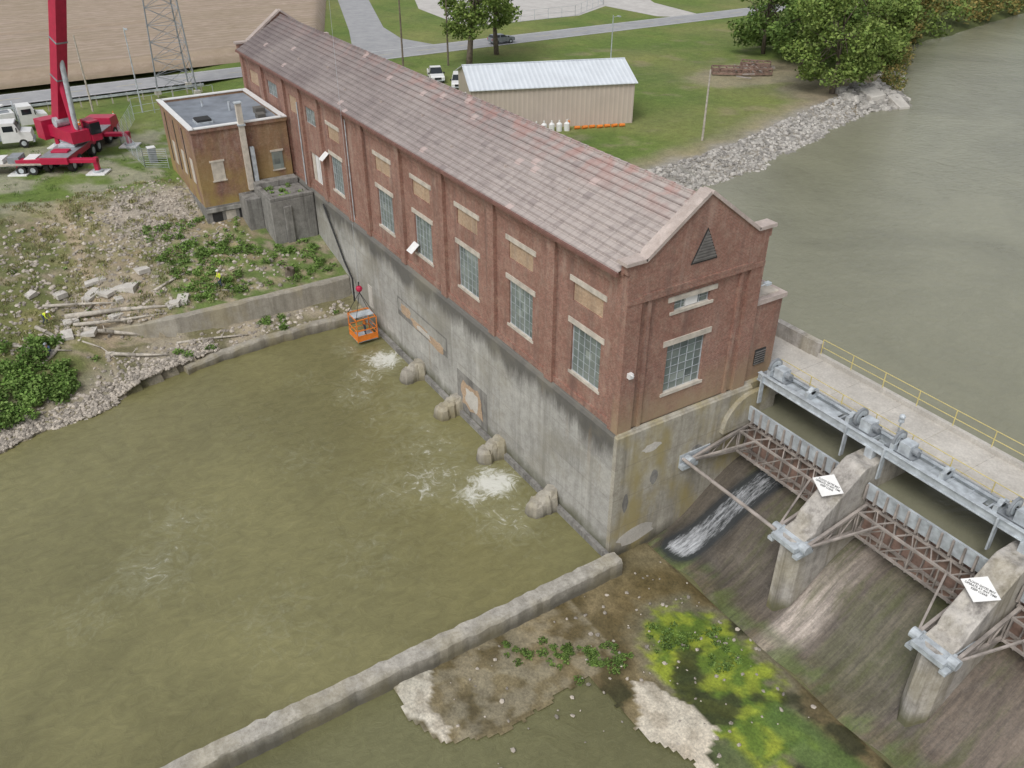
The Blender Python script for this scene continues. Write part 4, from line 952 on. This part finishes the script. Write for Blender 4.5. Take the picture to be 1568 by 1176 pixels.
def truck(name,loc,rz,flat=True):
    E=empty(name,loc,rz); m=MB('chassis_and_cab',[M['white'],M['cglass'],M['black'],M['steel'],M['grey'],M['wood']],E)
    m.box(-5.,3.2,-.45,.45,.75,1.0,4)
    m.prism([(2.2,.7),(4.4,.7),(4.5,1.1),(4.4,1.75),(3.3,1.9),(2.9,2.9),(1.3,2.95),(1.2,.7)],'y',-1.15,1.15,0)
    m.hexa([(3.02,-1.0,2.0),(3.34,-1.0,1.95),(3.34,1.0,1.95),(3.02,1.0,2.0)],[(2.8,-.95,2.8),(2.98,-.95,2.8),(2.98,.95,2.8),(2.8,.95,2.8)],1)
    for s_ in(-1,1): m.box(1.6,2.7,s_*1.16-.01,s_*1.16+.01,1.95,2.6,1); m.cyl((1.1,s_*.9,1),(1.1,s_*.9,3.3),.08,m=3); m.box(3.0,3.1,s_*1.4-.12,s_*1.4+.12,1.9,2.4,2)
    if flat:
        m.box(-5.2,.9,-1.2,1.2,1.05,1.22,5); m.box(.75,.9,-1.2,1.2,1.22,2.3,3)
        for k in range(3): m.box(-4.6+k*1.7,-3.4+k*1.7,-.9,.9,1.22,1.7+.2*(k%2),4 if k%2 else 0)
    else:
        m.box(-5.,.8,-1.15,1.15,1.1,2.4,0); m.box(-4.6,.4,-.7,.7,2.4,2.46,4); m.cyl((-4,0,2.5),(0,0,3.2),.16,m=0); m.box(-4.4,-3.6,-.4,.4,2.4,3.,0)
    for x in(-4.1,-2.9,3.4):
        for s_ in(-1,1): wheel(m,x,s_*.98,.5,.35)
    m.box(4.4,4.6,-1.1,1.1,.55,.85,3); m.done(bevel=.04)
truck('flatbed_truck',(-75.5,-26.0,8.0),math.radians(245)); truck('utility_truck',(-92,-23.2,8.15),math.radians(95),False)
truck('utility_truck.001',(-85.5,-25.6,8.1),math.radians(80),False)
CR=empty('mobile_crane',(-77.6,-17.0,8.05),math.radians(150)); CR.scale=(1.12,1.12,1.12)
m=MB('carrier',[M['red'],M['cglass'],M['black'],M['steel'],M['grey'],M['white']],CR)
m.box(-6.5,5.2,-1.3,1.3,1.0,1.6,0); m.box(-6.3,5,-1.35,1.35,1.6,1.66,4); m.prism([(5.0,.6),(7.0,.6),(7.1,1.4),(6.8,2.3),(5.0,2.35)],'y',-1.35,1.35,0); m.box(6.2,6.95,-1.2,1.2,1.65,2.2,1)
for x in(-5.4,-3.9,-.6,.9,4.,5.6):
    for s_ in(-1,1): wheel(m,x,s_*1.15,.62,.45)
for x in(-5.9,2.9):
    m.box(x-.35,x+.35,-3.9,3.9,1.05,1.4,0)
    for s_ in(-1,1): m.box(x-.25,x+.25,s_*3.7-.2,s_*3.7+.2,.25,1.5,0); m.cyl((x,s_*3.7,.1),(x,s_*3.7,.3),.5,n=14,m=3); m.box(x-.9,x+.9,s_*3.7-.9,s_*3.7+.9,-.05,.1,5)
for k in range(5): m.box(-5+k*1.8,-4.1+k*1.8,-.8,.8,1.66,1.85+.12*(k%2),3 if k%2 else 0)
m.done(bevel=.03)
m=MB('superstructure',[M['red'],M['cglass'],M['black'],M['steel'],M['grey'],M['white']],CR)
rel=Matrix.Rotation(-math.radians(150),3,'Z')@Vector((43.5,15.1,0)); rel/=1.12; hd=rel.normalized(); sd=Vector((-hd.y,hd.x,0)); U=Vector((0,0,1)); o0=Vector((-1.5,0,1.7))
m.cyl(o0,o0+U*.35,1.2,n=20,m=4)
m.beam(o0+hd*2.+U*.9,o0-hd*3.4+U*.9,1.9,1.1,0); m.beam(o0-hd*2.6+U*1.0,o0-hd*4.2+U*1.0,3.0,1.9,0)
m.beam(o0+hd*2.2+sd*1.5+U*1.2,o0+hd*.4+sd*1.5+U*1.2,1.,1.9,0); m.beam(o0+hd*2.25+sd*1.5+U*1.45,o0+hd*.9+sd*1.5+U*1.45,1.04,1.1,1)
m.cyl(o0-hd*1.2-sd*.8+U*1.9,o0-hd*1.2+sd*.8+U*1.9,.5,n=14,m=3)
pv=o0-hd*1.6+U*2.0; tip=Vector((rel.x,rel.y,86.5)); dv=(tip-pv); ln=dv.length; dv.normalize()
segs=[(0,14,1.2,0),(12,26,1.05,0),(25,38,.9,4),(37,52,.8,4),(51,66,.7,4),(65,80,.58,4),(79,ln,.45,0)]
for a,e,w,mi in segs: m.beam(pv+dv*a,pv+dv*e,w*.85,w,mi,up=sd.cross(dv))
for a in(14,26,38): m.beam(pv+dv*(a-.5),pv+dv*a,1.2,1.3,0,up=sd.cross(dv))
for a in(5,9,20): m.beam(pv+dv*(a-.15),pv+dv*a,1.12,1.26,4,up=sd.cross(dv))
m.cyl(o0+hd*1.3+U*1.0,pv+dv*8,.24,n=12,m=3); m.cyl(o0+hd*1.3+U*1.0,pv+dv*5,.34,n=12,m=0)
m.beam(pv+dv*14+hd*.8,pv+dv*23+hd*.8,.4,.4,0)
m.done()
MBK=empty('crane_man_basket',(-34.0,-1.9,.35))
m=MB('basket_frame',[M['orange'],M['steel'],M['black'],M['red']],MBK)
s_=.95
for x in(-s_,s_):
    for y in(-s_,s_): m.box(x-.04,x+.04,y-.04,y+.04,0,2.2,0)
for z in(.1,.6,1.1): 
    for q in(-s_,s_): m.box(-s_,s_,q-.03,q+.03,z-.03,z+.03,0); m.box(q-.03,q+.03,-s_,s_,z-.03,z+.03,0)
m.box(-s_,s_,-s_,s_,-.02,.06,1); m.box(-s_,s_,-s_-.012,-s_+.0,.1,.6,0); m.box(s_,s_+.012,-s_,s_,.1,.6,0)
for q in(-s_,s_): m.box(-s_,s_,q-.04,q+.04,2.16,2.24,0); m.box(q-.04,q+.04,-s_,s_,2.16,2.24,0)
m.box(-.5,.5,-s_,s_,2.24,2.27,1)
for x in(-s_,s_):
    for y in(-s_,s_): m.cyl((x,y,2.2),(0,0,4.4),.025,n=5,m=2)
m.ball((0,0,4.75),.3,m=3); m.cyl((0,0,4.4),(0,0,5.4),.06,m=2); m.cyl((0,0,5.),(0.1,0.2,104),.011,n=5,m=1); m.done()
# ------------------------------------------------------------------ people
def person(name,loc,rz,pose='stand',top='hivis',leg='jean',hat='white'):
    E=empty(name,loc,rz)
    if pose=='stand': J=dict(pel=(0,0,.95),ch=(.02,0,1.28),nk=(.03,0,1.47),hb=(.05,0,1.56),ht=(.06,0,1.70),ls=(.0,.19,1.42),le=(.05,.27,1.16),lw=(.2,.24,.95),rs=(.0,-.19,1.42),re=(.03,-.28,1.14),rw=(.22,-.2,1.02),lh=(0,.1,.9),lk=(.05,.13,.5),la=(0,.15,.09),lt=(.16,.17,.04),rh=(0,-.1,.9),rk=(.08,-.14,.5),ra=(-.03,-.16,.09),rt=(.14,-.19,.04))
    elif pose=='bend': J=dict(pel=(0,0,.85),ch=(.28,0,1.06),nk=(.43,0,1.14),hb=(.52,0,1.17),ht=(.62,0,1.24),ls=(.38,.19,1.08),le=(.45,.25,.82),lw=(.55,.2,.6),rs=(.38,-.19,1.08),re=(.48,-.25,.84),rw=(.6,-.15,.62),lh=(0,.1,.82),lk=(.18,.14,.46),la=(-.02,.16,.09),lt=(.14,.18,.04),rh=(0,-.1,.82),rk=(.12,-.14,.46),ra=(-.15,-.16,.09),rt=(.02,-.18,.04))
    else: J=dict(pel=(0,0,.42),ch=(.08,0,.74),nk=(.13,0,.92),hb=(.17,0,1.0),ht=(.2,0,1.14),ls=(.1,.19,.87),le=(.2,.26,.62),lw=(.4,.2,.55),rs=(.1,-.19,.87),re=(.2,-.26,.62),rw=(.42,-.18,.58),lh=(.02,.1,.4),lk=(.42,.16,.5),la=(.45,.17,.09),lt=(.6,.19,.04),rh=(.02,-.1,.4),rk=(.40,-.18,.5),ra=(.36,-.2,.09),rt=(.5,-.22,.04))
    Ed=[('pel','ch'),('ch','nk'),('nk','hb'),('hb','ht'),('ch','ls'),('ls','le'),('le','lw'),('ch','rs'),('rs','re'),('re','rw'),('pel','lh'),('lh','lk'),('lk','la'),('la','lt'),('pel','rh'),('rh','rk'),('rk','ra'),('ra','rt')]
    Rd=dict(pel=.15,ch=.165,nk=.06,hb=.085,ht=.09,ls=.075,le=.05,lw=.033,rs=.075,re=.05,rw=.033,lh=.1,lk=.065,la=.045,lt=.04,rh=.1,rk=.065,ra=.045,rt=.04)
    for sde in 'lr':
        w=Vector(J[sde+'w']); e=Vector(J[sde+'e']); d=(w-e).normalized(); J[sde+'p']=tuple(w+d*.08);Rd[sde+'p']=.032;Ed.append((sde+'w',sde+'p'))
        for k in range(5):
            o=Vector((0,(k-2)*.02,0)); base=w+d*(.08 if k else .03); l_=(.05,.075,.085,.078,.06)[k]; nm=sde+'f%d'%k
            J[nm]=tuple(base+d*l_*.8+o*1.3+Vector((.03 if k else .0,(-.04 if not k else 0)*(1 if sde=='l' else -1),-.01)));Rd[nm]=.011;Ed.append((sde+'p' if k else sde+'w',nm))
    keys=list(J); me=D.meshes.new('b'); me.from_pydata([J[k] for k in keys],[(keys.index(a),keys.index(c_)) for a,c_ in Ed],[])
    ob=D.objects.new('b',me); link(ob); md=ob.modifiers.new('s','SKIN')
    for i,k in enumerate(keys):
        r_=Rd[k]; me.skin_vertices[0].data[i].radius=(r_,r_) ; me.skin_vertices[0].data[i].use_root=(k=='pel')
    ob.modifiers.new('u','SUBSURF').levels=1
    bpy.context.view_layer.update(); dg=bpy.context.evaluated_depsgraph_get(); nm=D.meshes.new_from_object(ob.evaluated_get(dg)); D.objects.remove(ob)
    nm.name='body'
    for q in(M[top],M[leg],M['skin'],M['black']): nm.materials.append(q)
    grp={'pel':1,'ch':0,'nk':2,'hb':2,'ht':2,'ls':0,'le':0,'rs':0,'re':0,'lh':1,'lk':1,'rh':1,'rk':1,'la':3,'lt':3,'ra':3,'rt':3}
    for pl in nm.polygons:
        cc=pl.center; best=min(Ed,key=lambda e:(cc-(Vector(J[e[0]])+Vector(J[e[1]]))*.5).length)
        k=best[1]; g=grp.get(k,2)
        if best==('pel','ch') or best[0]=='ch' and k!='nk': g=0
        if k in('lw','rw'): g=0
        if k in('la','ra') : g=1 if cc.z>.14 else 3
        pl.material_index=g; pl.use_smooth=True
    link(D.objects.new('body',nm),E)
    m=MB('hard_hat_and_face',[M[hat],M['hair'],M['skin']],E); hp=Vector(J['ht'])
    m.ball(hp+Vector((0,0,.035)),.125,(1,.95,.75),0,12,6); m.cyl(hp+Vector((.02,0,.0)),hp+Vector((.02,0,.02)),.155,n=14,m=0)
    m.ball(hp+Vector((.10,0,-.07)),.02,(1,.8,1.2),2,6,4); m.ball(hp+Vector((-.05,0,-.04)),.09,(.8,.9,1),1,8,5)
    for s2 in(-1,1): m.ball(hp+Vector((.0,s2*.092,-.07)),.025,(.6,.4,1),2,6,4); m.ball(hp+Vector((.082,s2*.035,-.045)),.012,(1,1,1),1,6,4)
    m.done(smooth=True); return E
person('construction_worker',(-43.9,-11.5,height(-43.9,-11.5)),math.radians(-70))
person('construction_worker.001',(-45.2,-26.2,height(-45.2,-26.2)),math.radians(40),'bend')
person('seated_worker',(-41.3,-26.6,height(-41.3,-26.6)),math.radians(-40),'sit','blue','jean','grey')
person('basket_worker',(-34.2,-1.7,.42),math.radians(80),'stand','orange','jean','white')
rocks('sitting_boulder',[(-41.4,-26.5,height(-41.3,-26.6)+.1,.42)],M['rock'])
# ------------------------------------------------------------------ towers, poles, fences
def lattice(name,x,y,z,h,w0,w1,mat,n=22):
    m=MB(name,[mat,M['conc_pale'],M['white']]); c3=[(math.cos(a),math.sin(a)) for a in(.5,.5+2.094,.5+4.189)]
    P=lambda i,k:(x+c3[i][0]*(w0+(w1-w0)*k),y+c3[i][1]*(w0+(w1-w0)*k),z+h*k)
    for i in range(3):
        m.cyl(P(i,0),P(i,1),.11,.05,8); q=P(i,0); m.box(q[0]-.4,q[0]+.4,q[1]-.4,q[1]+.4,z-.3,z+.25,1)
        for k in range(n):
            a,bb=k/n,(k+1)/n; m.cyl(P(i,a),P((i+1)%3,bb),.035,n=5); m.cyl(P((i+1)%3,a),P(i,bb),.035,n=5); m.cyl(P(i,bb),P((i+1)%3,bb),.035,n=5)
    q=P(0,.27); m.cyl(q,(q[0]+.5,q[1]+.2,q[2]),.75,n=16,m=2); q=P(1,.3); m.cyl(q,(q[0]-.4,q[1]+.3,q[2]),.6,n=16,m=2)
    m.done()
lattice('lattice_radio_tower',-100.,-.5,8.8,48,3.2,.7,M['grey'])
def pole(name,x,y,z,h,mat,arm=True,r_=.16,lamp=False):
    m=MB(name,[mat,M['steel'],M['white']]); m.cyl((x,y,z-.5),(x,y,z+h),r_,r_*.65,8)
    if arm: m.beam((x,y-1.2,z+h-.7),(x,y+1.2,z+h-.7),.12,.12,0); [m.cyl((x,y+k,z+h-.64),(x,y+k,z+h-.4),.05,m=1) for k in(-1.1,-.5,.5,1.1)]
    if lamp: m.beam((x,y,z+h-.3),(x+1.3,y,z+h),.06,m=1); m.box(x+1.1,x+1.8,y-.15,y+.15,z+h-.05,z+h+.08,1)
    m.done()
pole('wooden_pole',-42.3,45.4,8.8,8.0,M['wood'],False,.14); pole('utility_pole',-95.5,32.2,8.8,13,M['bark'],True); pole('utility_pole.001',-93.8,39.2,8.8,12,M['bark'],False)
pole('street_lamp',-82.3,62.5,8.8,7,M['steel'],False,.1,True); pole('utility_pole.002',-92,-7.5,8.8,10,M['steel'],False,.1,True)
pole('utility_pole.003',-128,66,8.8,9,M['bark'],True); pole('utility_pole.004',-96,-13,8.8,9,M['wood'],False,.13)
def fence(name,pts,h,z,sp=3.,mat=None,rails=(0.05,.5,1.),r_=.04):
    m=MB(name,[mat or M['steel']])
    for a,bb in zip(pts,pts[1:]):
        l_=math.dist(a,bb);n_=max(1,int(l_/sp))
        for i in range(n_+1): q=(a[0]+(bb[0]-a[0])*i/n_,a[1]+(bb[1]-a[1])*i/n_); m.cyl((q[0],q[1],z-.3),(q[0],q[1],z+h),r_,n=6)
        for k in rails: m.cyl((a[0],a[1],z+h*k),(bb[0],bb[1],z+h*k),r_*.6,n=5)
    m.done()
fence('lot_fence',[(-121,60),(-121,83),(-130,97),(-165,118)],2.,8.8); fence('yard_fence',[(-90,-9),(-80,-12.5),(-69,-12.),(-67.5,-9.8)],2.,8.1,2.5,rails=tuple(i/8 for i in range(9)),r_=.03)
fence('yard_fence.001',[(-90,-9),(-92,2)],2.,8.7,2.5)
m=MB('guardrail',[M['steel'],M['wood']])
for i in range(19): m.box(-99.2,-99.0,-34+i*2,-33.85+i*2,8.3,9.55,1)
m.box(-98.99,-98.9,-34,2.5,9.2,9.5,0); m.done()
for i,(x,y) in enumerate(((-92,-13.5),(-91,-15.5),(-90.2,-17.5),(-93,-11),(-88,-11.5))):
    m=MB('traffic_cone' if i==0 else 'traffic_cone.%03d'%i,[M['orange'],M['white'],M['black']]); z=height(x,y); m.box(x-.2,x+.2,y-.2,y+.2,z,z+.05,2); m.cyl((x,y,z+.05),(x,y,z+.75),.16,.03,10); m.cyl((x,y,z+.35),(x,y,z+.5),.105,.078,10,1); m.done()
random.seed(15); m=MB('scrap_steel_frames',[M['rust'],M['rustgrey']])
for (cx_,cy0,rz) in((-66,72,.9),(-63.5,75.5,1.1),(-66.5,78.5,.7)):
    c_,s_=math.cos(rz),math.sin(rz); T=lambda a,bb,z:(cx_+a*c_-bb*s_,cy0+a*s_+bb*c_,8.85+z)
    for bb in(-1,1): m.beam(T(-2.2,bb,.3),T(2.2,bb,.3),.25,.3); m.beam(T(-2.2,bb,1.0),T(2.2,bb,1.0),.2,.2)
    for a in(-2.2,-1.1,0,1.1,2.2): m.beam(T(a,-1,.3),T(a,1,.3),.15,.2); m.beam(T(a,1,.3),T(a,1,1.),.12,.12); m.beam(T(a,-1,.3),T(a,-1,1.),.12,.12); m.beam(T(a,-1,1),T(a,1,1),.12,.12)
for k in range(14):
    a=random.uniform(0,3.1);x,y=-65+random.gauss(0,1.8),75.5+random.gauss(0,3); m.beam((x,y,9.0+random.random()*.4),(x+2.2*math.cos(a),y+2.2*math.sin(a),9.0+random.random()*.8),.16,.16,1)
m.done()
m=MB('yard_portable_box',[M['grey'],M['white']]); m.box(-70.8,-70.,-11.2,-10.4,8.0,9.7,0); m.box(-70.85,-69.95,-11.25,-10.35,9.7,9.78,1); m.done(bevel=.03)
# ------------------------------------------------------------------ camera, light
f_=1300.;p_=math.atan(823/1300.); Fh=Vector((-.850,.527,0)).normalized()
cam=D.cameras.new('camera'); co=D.objects.new('camera',cam); link(co); co.location=(30.6,-26.1,38.0)
d=Fh*math.cos(p_)-Vector((0,0,1))*math.sin(p_); co.rotation_euler=d.to_track_quat('-Z','Y').to_euler()
cam.sensor_width=36; cam.lens=36*f_/1568; cam.clip_end=4000; bpy.context.scene.camera=co
w=D.worlds.new('World'); bpy.context.scene.world=w; w.use_nodes=True; nt=w.node_tree; bg=nt.nodes['Background']
sk=nt.nodes.new('ShaderNodeTexSky'); sk.sky_type='NISHITA'; sk.sun_disc=False; el,az=math.radians(52),math.radians(150)
sk.sun_elevation=el; sk.sun_rotation=az; sk.air_density=1.; sk.dust_density=3.
hs=nt.nodes.new('ShaderNodeHueSaturation'); hs.inputs['Saturation'].default_value=.22; nt.links.new(sk.outputs[0],hs.inputs['Color']); nt.links.new(hs.outputs[0],bg.inputs[0]); bg.inputs[1].default_value=.15
sl=D.lights.new('sun','SUN'); sl.energy=1.4; sl.angle=math.radians(20); sl.color=(1,.98,.95); so=D.objects.new('sun',sl); link(so)
sd_=Vector((math.sin(az)*math.cos(el),math.cos(az)*math.cos(el),math.sin(el))); so.rotation_euler=sd_.to_track_quat('Z','Y').to_euler()
sc=bpy.context.scene; sc.view_settings.view_transform='Standard'; sc.view_settings.look='None'; sc.view_settings.exposure=0
print('faces',sum(len(o.data.polygons) for o in D.objects if o.type=='MESH'))
